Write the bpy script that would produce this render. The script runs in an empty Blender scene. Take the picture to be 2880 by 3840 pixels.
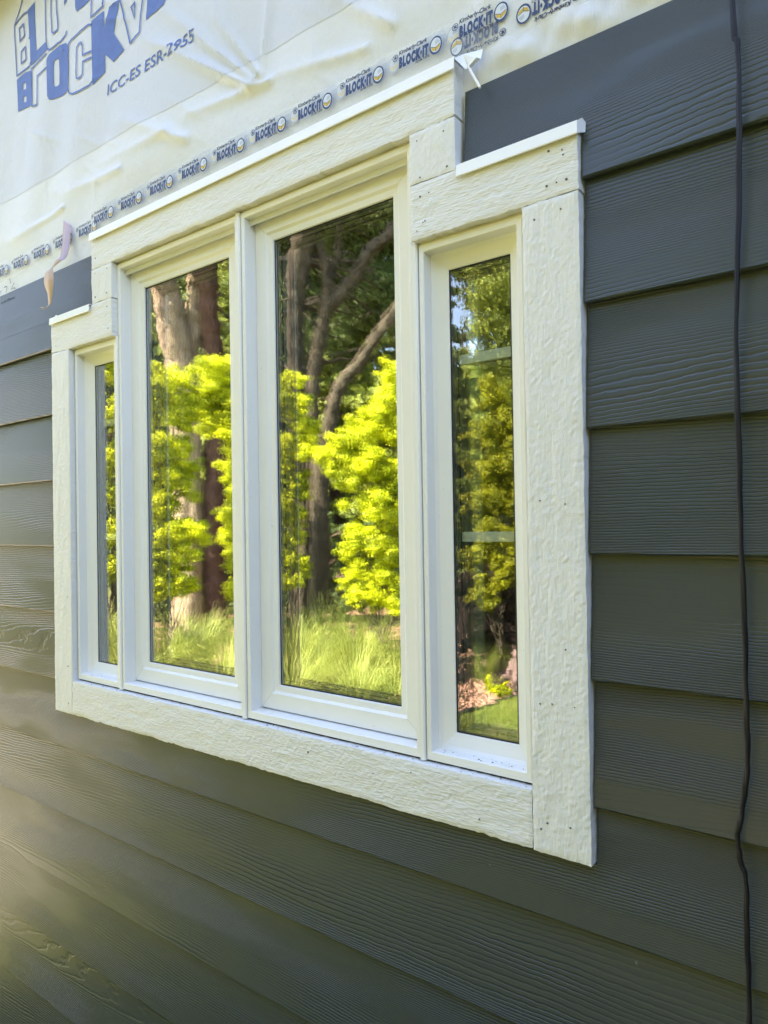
import bpy, bmesh, math, random
import numpy as np
from mathutils import Vector, Matrix

random.seed(7)
RNG = np.random.default_rng(11)
scene = bpy.context.scene
COL = scene.collection
Z0 = 1.35            # height of the bottom of the window trim above the ground

# ------------------------------------------------------------------ camera
cam_data = bpy.data.cameras.new('camera')
cam = bpy.data.objects.new('camera', cam_data)
COL.objects.link(cam)
cam_r = Vector((0.7951586, 0.60617948, -0.01640826))
cam_u = Vector((0.01966509, 0.00126729, 0.99980582))
cam_f = Vector((-0.60608257, 0.79532687, 0.01091287))
cam.matrix_world = Matrix(((cam_r.x, cam_u.x, -cam_f.x, 1.85408),
                           (cam_r.y, cam_u.y, -cam_f.y, -0.96080),
                           (cam_r.z, cam_u.z, -cam_f.z, 0.49085 + Z0),
                           (0, 0, 0, 1)))
cam_data.sensor_fit = 'VERTICAL'
cam_data.sensor_height = 36.0
cam_data.lens = 36.0 * 2626.1 / 3840.0
cam_data.shift_y = 0.0022
cam_data.clip_start = 0.02
cam_data.clip_end = 1000
cam_data.dof.use_dof = True
cam_data.dof.focus_distance = 1.5
cam_data.dof.aperture_fstop = 11.0
scene.camera = cam

# ------------------------------------------------------------------ sky and sun
SUN_EL = math.radians(50)
SUN_AZ = math.radians(-20)         # clockwise from +Y: behind the house, a little to the left
world = bpy.data.worlds.new('World')
scene.world = world
world.use_nodes = True
wn = world.node_tree
wn.nodes.clear()
w_out = wn.nodes.new('ShaderNodeOutputWorld')
w_bg = wn.nodes.new('ShaderNodeBackground')
w_sky = wn.nodes.new('ShaderNodeTexSky')
w_sky.sky_type = 'NISHITA'
w_sky.sun_disc = False
w_sky.sun_elevation = SUN_EL
w_sky.sun_rotation = SUN_AZ
w_sky.air_density = 1.0
w_sky.dust_density = 0.8
w_bg.inputs['Strength'].default_value = 0.15
wn.links.new(w_sky.outputs['Color'], w_bg.inputs['Color'])
wn.links.new(w_bg.outputs['Background'], w_out.inputs['Surface'])

sun_data = bpy.data.lights.new('sun', 'SUN')
sun_data.energy = 5.0
sun_data.angle = math.radians(0.5)
sun_data.color = (1.0, 0.94, 0.84)
sun = bpy.data.objects.new('sun', sun_data)
COL.objects.link(sun)
sun_dir = Vector((math.sin(SUN_AZ) * math.cos(SUN_EL), math.cos(SUN_AZ) * math.cos(SUN_EL), math.sin(SUN_EL)))
sun.rotation_euler = sun_dir.to_track_quat('Z', 'Y').to_euler()
sun.location = (6, 6, 12)

scene.view_settings.view_transform = 'Standard'
scene.view_settings.look = 'None'
scene.view_settings.exposure = 3.05
scene.view_settings.use_white_balance = True          # camera set for open shade
scene.view_settings.white_balance_temperature = 7200
scene.view_settings.white_balance_tint = 22
scene.view_settings.gamma = 1.0
scene.view_settings.use_curve_mapping = False
scene.render.engine = 'CYCLES'
scene.cycles.use_denoising = True
scene.cycles.max_bounces = 10
scene.cycles.diffuse_bounces = 4
scene.cycles.glossy_bounces = 5
scene.cycles.transparent_max_bounces = 24
scene.cycles.sample_clamp_indirect = 8

# ------------------------------------------------------------------ node helpers
class NT:
    def __init__(self, name):
        self.m = bpy.data.materials.new(name)
        self.m.use_nodes = True
        self.t = self.m.node_tree
        self.t.nodes.clear()
        self.out = self.n('ShaderNodeOutputMaterial')
    def n(self, typ, **kw):
        nd = self.t.nodes.new(typ)
        for k, v in kw.items():
            setattr(nd, k, v)
        return nd
    def l(self, a, b):
        self.t.links.new(a, b)
    def val(self, sock, v):
        if isinstance(v, bpy.types.NodeSocket):
            self.l(v, sock)
        else:
            sock.default_value = v
    def math(self, op, a, b=0.0, c=0.0, clamp=False):
        nd = self.n('ShaderNodeMath', operation=op, use_clamp=clamp)
        self.val(nd.inputs[0], a); self.val(nd.inputs[1], b); self.val(nd.inputs[2], c)
        return nd.outputs[0]
    def mapping(self, vec, scale=(1, 1, 1), loc=(0, 0, 0)):
        nd = self.n('ShaderNodeMapping')
        self.l(vec, nd.inputs['Vector'])
        self.val(nd.inputs['Location'], loc)
        nd.inputs['Scale'].default_value = scale
        return nd.outputs[0]
    def vadd(self, a, b):
        nd = self.n('ShaderNodeVectorMath', operation='ADD')
        self.val(nd.inputs[0], a); self.val(nd.inputs[1], b)
        return nd.outputs[0]
    def noise(self, vec, scale=1.0, detail=2.0, rough=0.5):
        nd = self.n('ShaderNodeTexNoise')
        self.l(vec, nd.inputs['Vector'])
        nd.inputs['Scale'].default_value = scale
        nd.inputs['Detail'].default_value = detail
        nd.inputs['Roughness'].default_value = rough
        return nd.outputs[0]
    def obj_coord(self):
        return self.n('ShaderNodeTexCoord').outputs['Object']
    def rnd_vec(self, k=40.0):
        r = self.n('ShaderNodeObjectInfo').outputs['Random']
        cx = self.n('ShaderNodeCombineXYZ')
        self.l(self.math('MULTIPLY', r, k), cx.inputs[0])
        self.l(self.math('MULTIPLY', r, k * 1.7), cx.inputs[1])
        self.l(self.math('MULTIPLY', r, k * 2.3), cx.inputs[2])
        return cx.outputs[0]
    def maprange(self, v, a, b, c, d, smooth=False):
        nd = self.n('ShaderNodeMapRange')
        if smooth:
            nd.interpolation_type = 'SMOOTHSTEP'
        self.l(v, nd.inputs[0])
        for i, q in enumerate((a, b, c, d)):
            nd.inputs[i + 1].default_value = q
        return nd.outputs[0]
    def mixc(self, fac, a, b):
        nd = self.n('ShaderNodeMix', data_type='RGBA')
        self.val(nd.inputs[0], fac)
        self.val(nd.inputs[6], a if isinstance(a, bpy.types.NodeSocket) else (*a, 1))
        self.val(nd.inputs[7], b if isinstance(b, bpy.types.NodeSocket) else (*b, 1))
        return nd.outputs[2]
    def bump(self, h, strength=1.0, dist=0.001, normal=None):
        nd = self.n('ShaderNodeBump')
        nd.inputs['Strength'].default_value = strength
        nd.inputs['Distance'].default_value = dist
        self.l(h, nd.inputs['Height'])
        if normal is not None:
            self.l(normal, nd.inputs['Normal'])
        return nd.outputs[0]
    def principled(self, color, rough=0.5, spec=0.5, normal=None, metallic=0.0, **kw):
        p = self.n('ShaderNodeBsdfPrincipled')
        self.val(p.inputs['Base Color'], color if isinstance(color, bpy.types.NodeSocket) else (*color, 1))
        self.val(p.inputs['Roughness'], rough)
        p.inputs['Specular IOR Level'].default_value = spec
        p.inputs['Metallic'].default_value = metallic
        if normal is not None:
            self.l(normal, p.inputs['Normal'])
        for k, v in kw.items():
            self.val(p.inputs[k], v)
        return p
    def done(self, shader):
        self.l(shader.outputs[0] if hasattr(shader, 'outputs') else shader, self.out.inputs['Surface'])
        return self.m

def plain(name, color, rough=0.5, spec=0.5, metallic=0.0, var=0.0, vscale=8.0):
    N = NT(name)
    if var:
        co = N.obj_coord()
        n = N.noise(N.vadd(co, N.rnd_vec()), vscale, 4.0, 0.6)
        f = N.maprange(n, 0.3, 0.7, 1 - var, 1 + var)
        hs = N.n('ShaderNodeHueSaturation')
        hs.inputs['Color'].default_value = (*color, 1)
        N.l(f, hs.inputs['Value'])
        return N.done(N.principled(hs.outputs[0], rough, spec, metallic=metallic))
    return N.done(N.principled(color, rough, spec, metallic=metallic))

M = {}

def siding_material():
    N = NT('siding_paint')
    co = N.obj_coord()
    base = N.vadd(co, N.rnd_vec(60.0))
    sx = N.n('ShaderNodeSeparateXYZ'); N.l(co, sx.inputs[0])
    z = sx.outputs[2]
    big = N.noise(N.mapping(base, (0.38, 1.0, 4.2)), 1.0, 1.0, 0.4)
    mid = N.noise(N.mapping(base, (7.0, 1.0, 30.0)), 1.0, 2.0, 0.5)
    jag = N.noise(N.mapping(base, (75.0, 1.0, 75.0)), 1.0, 1.0, 0.5)
    v = N.math('ADD', N.math('MULTIPLY', z, 205.0), N.math('MULTIPLY', big, 56.0))
    v = N.math('ADD', v, N.math('MULTIPLY', mid, 1.5))
    v = N.math('ADD', v, N.math('MULTIPLY', jag, 0.40))
    fr = N.math('FRACT', v)
    # mostly flat with a narrow groove between growth lines
    up = N.maprange(fr, 0.0, 0.30, 0.0, 1.0, True)
    dn = N.maprange(fr, 0.80, 1.0, 1.0, 0.0, True)
    ridge = N.math('MULTIPLY', up, dn)
    area = N.maprange(N.noise(N.mapping(base, (2.2, 1.0, 10.0), (9, 3, 5)), 1.0, 2.0, 0.5), 0.36, 0.58, 0.12, 1.0)
    ridge = N.math('MULTIPLY', ridge, area)
    cross = N.noise(N.mapping(base, (170.0, 1.0, 22.0), (2, 7, 1)), 1.0, 2.0, 0.55)
    h = N.math('ADD', ridge, N.math('MULTIPLY', cross, 0.09))
    nrm = N.bump(h, 0.85, 0.00085)
    tone = N.noise(N.mapping(base, (1.5, 1.0, 6.0)), 1.0, 3.0, 0.6)
    c = N.mixc(tone, (0.031, 0.042, 0.044), (0.043, 0.055, 0.057))
    # paler worn dots and scuffs
    sp = N.noise(N.mapping(base, (55.0, 1, 55.0), (4, 4, 4)), 1.0, 1.0, 0.5)
    c = N.mixc(N.maprange(sp, 0.84, 0.87, 0.0, 0.4), c, (0.30, 0.31, 0.30))
    return N.done(N.principled(c, 0.34, 0.55, nrm))

def trim_material(name, vertical):
    N = NT(name)
    co = N.vadd(N.obj_coord(), N.rnd_vec(50.0))
    def m(a, c, loc=(0, 0, 0)):
        return N.mapping(co, (c, 1.0, a) if vertical else (a, 1.0, c), loc)
    saw = N.noise(m(46.0, 420.0), 1.0, 2.0, 0.55)
    lump = N.noise(m(60.0, 140.0), 1.0, 3.0, 0.55)
    fine = N.noise(m(420.0, 420.0), 1.0, 2.0, 0.5)
    chip = N.n('ShaderNodeTexVoronoi'); chip.feature = 'SMOOTH_F1'
    N.l(m(75.0, 240.0, (3, 1, 8)), chip.inputs['Vector']); chip.inputs['Scale'].default_value = 1.0
    h = N.math('ADD', N.math('MULTIPLY', saw, 1.0), N.math('MULTIPLY', lump, 1.0))
    h = N.math('ADD', h, N.math('MULTIPLY', chip.outputs['Distance'], 0.55))
    h = N.math('ADD', h, N.math('MULTIPLY', fine, 0.22))
    nrm = N.bump(h, 0.9, 0.0013)
    tone = N.noise(N.mapping(co, (6, 1, 6)), 1.0, 4.0, 0.6)
    c = N.mixc(tone, (0.69, 0.68, 0.635), (0.77, 0.76, 0.715))
    dirt = N.noise(N.mapping(co, (23, 1, 23), (7, 2, 9)), 1.0, 4.0, 0.7)
    c = N.mixc(N.maprange(dirt, 0.68, 0.85, 0.0, 0.35), c, (0.45, 0.41, 0.34))
    return N.done(N.principled(c, 0.55, 0.35, nrm))

def vinyl_material(name, color):
    N = NT(name)
    co = N.obj_coord()
    n = N.noise(co, 14.0, 4.0, 0.6)
    c = N.mixc(n, tuple(q * 0.96 for q in color), color)
    sp = N.noise(N.vadd(co, N.rnd_vec(9.0)), 260.0, 1.0, 0.4)
    c = N.mixc(N.maprange(sp, 0.79, 0.82, 0.0, 0.6), c, (0.16, 0.13, 0.10))
    return N.done(N.principled(c, 0.36, 0.45, N.bump(n, 0.05, 0.002)))

def wrap_material(name, color):
    N = NT(name)
    co = N.obj_coord()
    nz = N.noise(N.mapping(co, (3, 1, 1.2)), 1.0, 2.0, 0.5)
    lines = N.noise(N.mapping(co, (330.0, 1.0, 9.0)), 1.0, 2.0, 0.6)
    lmask = N.maprange(N.noise(N.mapping(co, (5, 1, 3), (3, 3, 1)), 1.0, 2.0, 0.5), 0.4, 0.65, 0.15, 1.0)
    crum = N.noise(N.mapping(co, (26, 1, 19)), 1.0, 4.0, 0.6)
    h = N.math('ADD', N.math('MULTIPLY', N.math('MULTIPLY', lines, lmask), 0.9), N.math('MULTIPLY', crum, 1.1))
    nrm = N.bump(h, 0.8, 0.0022)
    c = N.mixc(nz, tuple(q * 0.9 for q in color), color)
    spk = N.noise(N.mapping(co, (16, 1, 16), (5, 5, 5)), 1.0, 5.0, 0.75)
    c = N.mixc(N.maprange(spk, 0.72, 0.80, 0.0, 0.30), c, (0.35, 0.32, 0.28))
    return N.done(N.principled(c, 0.42, 0.4, nrm))

def glass_material(name, fac_face, fac_graze, wav):
    N = NT(name)
    lw = N.n('ShaderNodeLayerWeight'); lw.inputs['Blend'].default_value = 0.35
    f = N.maprange(lw.outputs['Facing'], 0.0, 1.0, fac_face, fac_graze)
    tr = N.n('ShaderNodeBsdfTransparent'); tr.inputs['Color'].default_value = (0.90, 0.93, 0.92, 1)
    gl = N.n('ShaderNodeBsdfGlossy'); gl.inputs['Roughness'].default_value = 0.0
    gl.inputs['Color'].default_value = (1, 1, 0.97, 1)
    co = N.obj_coord()
    wv = N.noise(N.mapping(co, (5, 1, 3.5)), 1.0, 1.0, 0.4)
    wv2 = N.noise(N.mapping(co, (26, 1, 60)), 1.0, 1.0, 0.4)
    N.l(N.bump(N.math('ADD', wv, N.math('MULTIPLY', wv2, wav)), 0.5, 0.0006), gl.inputs['Normal'])
    mx = N.n('ShaderNodeMixShader')
    N.l(f, mx.inputs[0]); N.l(tr.outputs[0], mx.inputs[1]); N.l(gl.outputs[0], mx.inputs[2])
    return N.done(mx)

def tape_material():
    N = NT('clear_tape')
    tr = N.n('ShaderNodeBsdfTransparent'); tr.inputs['Color'].default_value = (1, 1, 0.99, 1)
    co = N.obj_coord()
    n = N.noise(N.mapping(co, (30, 1, 50)), 1.0, 3.0, 0.6)
    pr = N.principled((0.93, 0.93, 0.91), 0.30, 0.5, N.bump(n, 0.25, 0.0008))
    mx = N.n('ShaderNodeMixShader')
    N.l(N.maprange(n, 0.3, 0.7, 0.07, 0.17), mx.inputs[0]); N.l(tr.outputs[0], mx.inputs[1]); N.l(pr.outputs[0], mx.inputs[2])
    return N.done(mx)

def leaf_material(name, dark, light, trans=0.35, hue_noise=1.3):
    N = NT(name)
    ri = N.n('ShaderNodeNewGeometry').outputs['Random Per Island']
    n = N.noise(N.obj_coord(), hue_noise, 3.0, 0.6)
    f = N.math('ADD', N.math('MULTIPLY', ri, 0.65), N.maprange(n, 0.35, 0.65, 0.0, 0.5), clamp=True)
    c = N.mixc(f, dark, light)
    d = N.principled(c, 0.55, 0.25)
    t = N.n('ShaderNodeBsdfTranslucent'); N.l(c, t.inputs['Color'])
    mx = N.n('ShaderNodeMixShader'); mx.inputs[0].default_value = trans
    N.l(d.outputs[0], mx.inputs[1]); N.l(t.outputs[0], mx.inputs[2])
    return N.done(mx)

def bark_material(name, dark, light, sc=1.0):
    N = NT(name)
    co = N.vadd(N.obj_coord(), N.rnd_vec(30.0))
    a = N.noise(N.mapping(co, (26 * sc, 26 * sc, 3.2 * sc)), 1.0, 5.0, 0.65)
    b = N.noise(co, 2.2, 3.0, 0.6)
    c = N.mixc(N.maprange(a, 0.35, 0.65, 0.0, 1.0), dark, light)
    c = N.mixc(N.maprange(b, 0.4, 0.7, 0.0, 0.5), c, tuple(q * 0.6 for q in light))
    return N.done(N.principled(c, 0.9, 0.15, N.bump(a, 1.0, 0.06)))

def ground_material(name, cols, scales, dist=0.02):
    N = NT(name)
    co = N.obj_coord()
    a = N.noise(co, scales[0], 5.0, 0.7)
    b = N.noise(co, scales[1], 3.0, 0.6)
    c = N.mixc(N.maprange(a, 0.35, 0.65, 0.0, 1.0), cols[0], cols[1])
    c = N.mixc(N.maprange(b, 0.4, 0.65, 0.0, 0.7), c, cols[2])
    return N.done(N.principled(c, 0.95, 0.1, N.bump(a, 1.0, dist)))

M['siding'] = siding_material()
M['trim_v'] = trim_material('rough_white_trim_vertical', True)
M['trim_h'] = trim_material('rough_white_trim_horizontal', False)
M['vinyl'] = vinyl_material('white_vinyl', (0.81, 0.80, 0.755))
M['vinyl_groove_shade'] = plain('shaded_vinyl_lip', (0.62, 0.58, 0.47), 0.4)  # tan tone paints the shadow in the groove below the head trim
M['flash'] = plain('white_coated_metal', (0.86, 0.865, 0.86), 0.35, 0.5, var=0.03)
M['wrap'] = wrap_material('house_wrap', (0.60, 0.62, 0.66))
M['wrap2'] = wrap_material('house_wrap_lap', (0.70, 0.71, 0.72))
M['tape'] = tape_material()
M['glass'] = glass_material('window_glass', 0.045, 0.60, 0.10)
M['glass_in'] = glass_material('window_glass_inner', 0.72, 0.94, 0.16)
M['glass_fixed'] = glass_material('window_glass_fixed', 0.27, 0.80, 0.30)
M['spacer'] = plain('dark_spacer', (0.10, 0.10, 0.11), 0.35, 0.5)
M['gasket'] = plain('black_gasket', (0.012, 0.012, 0.013), 0.5, 0.4)
M['grille'] = plain('grille_white', (0.62, 0.66, 0.58), 0.4)
M['blue'] = plain('blue_print', (0.055, 0.115, 0.36), 0.45, var=0.12, vscale=40)
M['navy'] = plain('navy_print', (0.014, 0.036, 0.12), 0.45, var=0.3, vscale=60)
M['ink'] = plain('black_print', (0.02, 0.022, 0.035), 0.5)
M['ghost_navy'] = plain('faded_navy_print', (0.45, 0.49, 0.56), 0.5)
M['ghost_ink'] = plain('faded_black_print', (0.52, 0.54, 0.56), 0.5)
M['ghost_gold'] = plain('faded_gold_print', (0.72, 0.62, 0.40), 0.5)
M['gold'] = plain('gold_print', (0.60, 0.40, 0.045), 0.5, var=0.15, vscale=90)
M['paleblue'] = plain('pale_print', (0.62, 0.66, 0.72), 0.5)
M['pencil'] = plain('pencil_mark', (0.05, 0.05, 0.055), 0.6)
M['boardprint'] = plain('board_print', (0.018, 0.02, 0.022), 0.6)
M['joint'] = plain('mitre_line', (0.42, 0.42, 0.38), 0.6)
M['nail'] = plain('nail_mark', (0.11, 0.10, 0.09), 0.6, 0.3)
M['cable'] = plain('black_rubber', (0.006, 0.006, 0.009), 0.5, 0.35, var=0.2, vscale=60)
M['sheath'] = plain('sheathing_board', (0.36, 0.25, 0.13), 0.8, var=0.2)
M['plaster'] = plain('interior_plaster', (0.32, 0.30, 0.27), 0.8, var=0.05)
M['floorwood'] = plain('interior_floor', (0.16, 0.09, 0.05), 0.5, var=0.15)
M['roof'] = ground_material('roof_shingle', ((0.05, 0.05, 0.05), (0.09, 0.085, 0.08), (0.06, 0.055, 0.05)), (40, 3))
M['soffit'] = plain('soffit_white', (0.7, 0.7, 0.68), 0.6)
M['leaf_gold'] = leaf_material('golden_foliage', (0.075, 0.14, 0.008), (0.72, 0.76, 0.016), 0.22, 3.2)
M['leaf_olive'] = leaf_material('olive_foliage', (0.07, 0.09, 0.006), (0.34, 0.34, 0.012), 0.28, 2.6)  # golden foliage darkened to olive for the dim reflection in the right pane
M['leaf_shade_green'] = leaf_material('shaded_green_foliage', (0.06, 0.10, 0.012), (0.17, 0.22, 0.022), 0.35)  # darker green paints the shade on the columnar shrub
M['leaf_dark'] = leaf_material('dark_needles', (0.042, 0.075, 0.020), (0.16, 0.21, 0.055), 0.30)
M['leaf_mid'] = leaf_material('mid_needles', (0.08, 0.125, 0.02), (0.29, 0.33, 0.05), 0.30)
M['leaf_deep_shade'] = leaf_material('deep_shade_foliage', (0.028, 0.020, 0.012), (0.095, 0.062, 0.038), 0.2)  # dark brown leaves paint the deep shade under the conifers
M['bark_red'] = bark_material('red_brown_bark', (0.05, 0.027, 0.018), (0.15, 0.085, 0.06))
M['bark_pale'] = bark_material('pale_bark', (0.15, 0.10, 0.06), (0.48, 0.38, 0.25))
M['bark_grey'] = bark_material('grey_brown_bark', (0.026, 0.021, 0.014), (0.115, 0.092, 0.06))
M['twig'] = plain('pinkish_twig', (0.33, 0.20, 0.14), 0.8, var=0.3)
M['blade'] = leaf_material('grass_blade', (0.09, 0.15, 0.018), (0.42, 0.46, 0.11), 0.35)
M['lawn_blade'] = leaf_material('lawn_blade', (0.09, 0.16, 0.02), (0.26, 0.32, 0.06), 0.35)
M['lawn'] = ground_material('lawn', ((0.09, 0.12, 0.025), (0.17, 0.19, 0.055), (0.20, 0.18, 0.07)), (60, 1.2))
M['mulch'] = ground_material('bark_mulch', ((0.13, 0.07, 0.045), (0.38, 0.22, 0.15), (0.26, 0.14, 0.095)), (38, 2.5), 0.04)
M['gravel'] = ground_material('pale_gravel', ((0.38, 0.36, 0.26), (0.52, 0.49, 0.37), (0.45, 0.42, 0.31)), (45, 1.5), 0.02)
M['chip'] = leaf_material('mulch_chip', (0.16, 0.08, 0.05), (0.52, 0.32, 0.22), 0.0)
M['stone'] = ground_material('weathered_stone', ((0.15, 0.10, 0.09), (0.25, 0.17, 0.15), (0.10, 0.075, 0.07)), (30, 9), 0.01)
M['edging'] = plain('black_edging', (0.02, 0.02, 0.022), 0.6)
M['pink'] = plain('pink_backing', (0.48, 0.36, 0.39), 0.6, var=0.08)
M['tan'] = plain('tan_backing', (0.50, 0.34, 0.22), 0.6, var=0.2)

# ------------------------------------------------------------------ mesh helpers
WLOC = {}

def link(name, verts, faces, mat, parent=None, origin=(0, 0, 0), smooth=False, mats=None, face_mats=None):
    org = Vector(origin)
    me = bpy.data.meshes.new(name)
    v = np.asarray(verts, dtype=np.float64).reshape(-1, 3) - np.array(org)
    me.from_pydata(v.tolist(), [], faces)
    for m in (mats or [mat]):
        me.materials.append(m)
    if face_mats is not None:
        me.polygons.foreach_set('material_index', face_mats)
    if smooth:
        me.polygons.foreach_set('use_smooth', [True] * len(me.polygons))
    me.update()
    return add_obj(name, me, parent, org)

def add_obj(name, me, parent, org):
    o = bpy.data.objects.new(name, me)
    COL.objects.link(o)
    org = Vector(org)
    o.parent = parent
    o.location = org - (WLOC[parent.name] if parent else Vector((0, 0, 0)))
    WLOC[o.name] = org
    return o

def fast_quads(name, V, mat, parent=None, origin=(0, 0, 0), nside=4):
    """V: (n, nside, 3) world points, one face each."""
    n = len(V)
    me = bpy.data.meshes.new(name)
    co = (V.reshape(-1, 3) - np.array(origin)).astype(np.float32)
    me.vertices.add(len(co)); me.vertices.foreach_set('co', co.ravel())
    me.loops.add(n * nside); me.loops.foreach_set('vertex_index', np.arange(n * nside, dtype=np.int32))
    me.polygons.add(n)
    me.polygons.foreach_set('loop_start', np.arange(0, n * nside, nside, dtype=np.int32))
    me.polygons.foreach_set('loop_total', np.full(n, nside, dtype=np.int32))
    me.materials.append(mat)
    me.update(calc_edges=True)
    return add_obj(name, me, parent, origin)

def empty(name, loc, label, cat, group=None):
    o = bpy.data.objects.new(name, None)
    o.empty_display_size = 0.2
    COL.objects.link(o)
    o.location = loc
    WLOC[o.name] = Vector(loc)
    tag(o, label, cat, group)
    return o

def tag(o, label, cat, group=None):
    o['label'] = label
    o['category'] = cat
    if group:
        o['group'] = group
    return o

class MB:
    def __init__(self):
        self.v, self.f, self.fm = [], [], []
    def box(self, x0, x1, y0, y1, z0, z1, m=0):
        b = len(self.v)
        self.v += [(x0, y0, z0), (x1, y0, z0), (x1, y1, z0), (x0, y1, z0), (x0, y0, z1), (x1, y0, z1), (x1, y1, z1), (x0, y1, z1)]
        q = [(0, 3, 2, 1), (4, 5, 6, 7), (0, 1, 5, 4), (1, 2, 6, 5), (2, 3, 7, 6), (3, 0, 4, 7)]
        self.f += [tuple(b + i for i in t) for t in q]; self.fm += [m] * 6
        return self
    def quad(self, pts, m=0):
        b = len(self.v); self.v += list(pts); self.f.append(tuple(range(b, b + len(pts)))); self.fm.append(m)
    def extrude_x(self, prof, x0, x1):
        """closed (y,z) profile swept along x"""
        b = len(self.v); n = len(prof)
        self.v += [(x0, y, z) for y, z in prof] + [(x1, y, z) for y, z in prof]
        for i in range(n):
            j = (i + 1) % n
            self.f.append((b + i, b + j, b + n + j, b + n + i)); self.fm.append(0)
        self.f.append(tuple(b + i for i in range(n))[::-1]); self.f.append(tuple(b + n + i for i in range(n))); self.fm += [0, 0]
    def ring(self, x0, x1, z0, z1, prof, extra=(0, 0, 0, 0), start=2, closed=False):
        """rectangular mitred frame; prof: (inset, y); extra inset left,right,bottom,top applied from index start"""
        b = len(self.v); n = len(prof)
        for i, (d, y) in enumerate(prof):
            e = extra if i >= start else (0, 0, 0, 0)
            a, c, lo, hi = x0 + d + e[0], x1 - d - e[1], z0 + d + e[2], z1 - d - e[3]
            self.v += [(a, y, lo), (c, y, lo), (c, y, hi), (a, y, hi)]
        rng = range(n) if closed else range(n - 1)
        for i in rng:
            j = (i + 1) % n
            for k in range(4):
                l = (k + 1) % 4
                self.f.append((b + 4 * i + k, b + 4 * i + l, b + 4 * j + l, b + 4 * j + k)); self.fm.append(0)
    def tube(self, pts, rad, n=8, cap=True):
        b = len(self.v)
        pts = [Vector(p) for p in pts]
        up = Vector((0.31, 0.2, 0.93))
        for i, p in enumerate(pts):
            d = (pts[min(i + 1, len(pts) - 1)] - pts[max(i - 1, 0)]).normalized()
            a = d.cross(up)
            if a.length < 0.05:
                a = d.cross(Vector((1, 0, 0)))
            a.normalize(); c = d.cross(a)
            r = rad[i] if hasattr(rad, '__len__') else rad
            for k in range(n):
                t = 2 * math.pi * k / n
                q = p + (a * math.cos(t) + c * math.sin(t)) * r
                self.v.append(tuple(q))
        for i in range(len(pts) - 1):
            for k in range(n):
                l = (k + 1) % n
                self.f.append((b + i * n + k, b + i * n + l, b + (i + 1) * n + l, b + (i + 1) * n + k)); self.fm.append(0)
        if cap:
            self.f.append(tuple(b + k for k in range(n))); self.fm.append(0)
            e = b + (len(pts) - 1) * n
            self.f.append(tuple(e + k for k in range(n))[::-1]); self.fm.append(0)
    def build(self, name, mat, parent=None, origin=(0, 0, 0), smooth=False, mats=None):
        return link(name, self.v, self.f, mat, parent, origin, smooth, mats, self.fm if mats else None)

def bevel(o, w, seg=1):
    md = o.modifiers.new('bevel', 'BEVEL')
    md.width = w; md.segments = seg; md.limit_method = 'ANGLE'
    md.angle_limit = math.radians(50)
    return o

# ------------------------------------------------------------------ ground and terrain
g = MB(); g.quad([(-220, -220, 0), (220, -220, 0), (220, 220, 0), (-220, 220, 0)])
lawn = g.build('lawn', M['lawn']); lawn['kind'] = 'structure'

def edge_curve(t):
    """mulch bed border, from the near lawn out to the left"""
    P = [(3.46, -7.26), (1.07, -6.84), (-0.36, -6.18), (-1.22, -5.73), (-1.53, -5.35), (-1.58, -4.81), (-1.86, -4.27), (-2.63, -3.97), (-4.19, -3.5), (-6.1, -3.2), (-8.13, -2.96), (-11.12, -3.08)]
    n = len(P) - 1
    s = min(max(t, 0), 0.9999) * n; i = int(s); f = s - i
    p0, p1, p2, p3 = P[max(i - 1, 0)], P[i], P[i + 1], P[min(i + 2, n)]
    return tuple(0.5 * (2 * p1[k] + (p2[k] - p0[k]) * f + (2 * p0[k] - 5 * p1[k] + 4 * p2[k] - p3[k]) * f * f + (3 * p1[k] - p0[k] - 3 * p2[k] + p3[k]) * f ** 3) for k in (0, 1))

g = MB()
EC = [edge_curve(i / 70) for i in range(71)]
bedpoly = [(x, y, 0.004) for x, y in EC]
far = []
for i, (x, y) in enumerate(EC):
    f = i / 70
    far.append((3.6 - 12.9 * f + 0.5 * math.sin(9 * f), -10.6 - 1.6 * math.sin(math.pi * f) + 0.25 * math.sin(17 * f) + 3.0 * max(0, f - .85), 0.004))
b = len(g.v); g.v += bedpoly + far
for i in range(70):
    g.f.append((b + i, b + i + 1, b + 71 + i + 1, b + 71 + i)); g.fm.append(0)
bed = g.build('mulch_bed', M['mulch']); bed['kind'] = 'structure'
BED_POLY = np.array([(p[0], p[1]) for p in bedpoly] + [(p[0], p[1]) for p in far[::-1]])

def in_poly(X, Y, poly):
    ins = np.zeros(len(X), bool)
    j = len(poly) - 1
    for i in range(len(poly)):
        xi, yi = poly[i]; xj, yj = poly[j]
        c = ((yi > Y) != (yj > Y)) & (X < (xj - xi) * (Y - yi) / (yj - yi + 1e-12) + xi)
        ins ^= c
        j = i
    return ins

# unseen pale drive added past the left corner for its warm bounce on siding
g = MB()
pts = [(-1.75, 9.0), (-1.75, 0.4), (-1.9, -0.9), (-2.6, -1.75), (-4.2, -2.15), (-8.0, -2.3), (-30.0, -2.6), (-30.0, 9.0)]
g.quad([(x, y, 0.004) for x, y in pts])
drive = g.build('added_gravel_drive', M['gravel']); drive['kind'] = 'structure'

# ------------------------------------------------------------------ the house
house = empty('house', (0, 0, 0), 'house wall of dark lap siding under bare white house wrap, around the white-trimmed window', 'house')
HX0, HX1, HD, HW = -1.35, 6.0, 7.0, 3.5     # extent, depth, wall height

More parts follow.
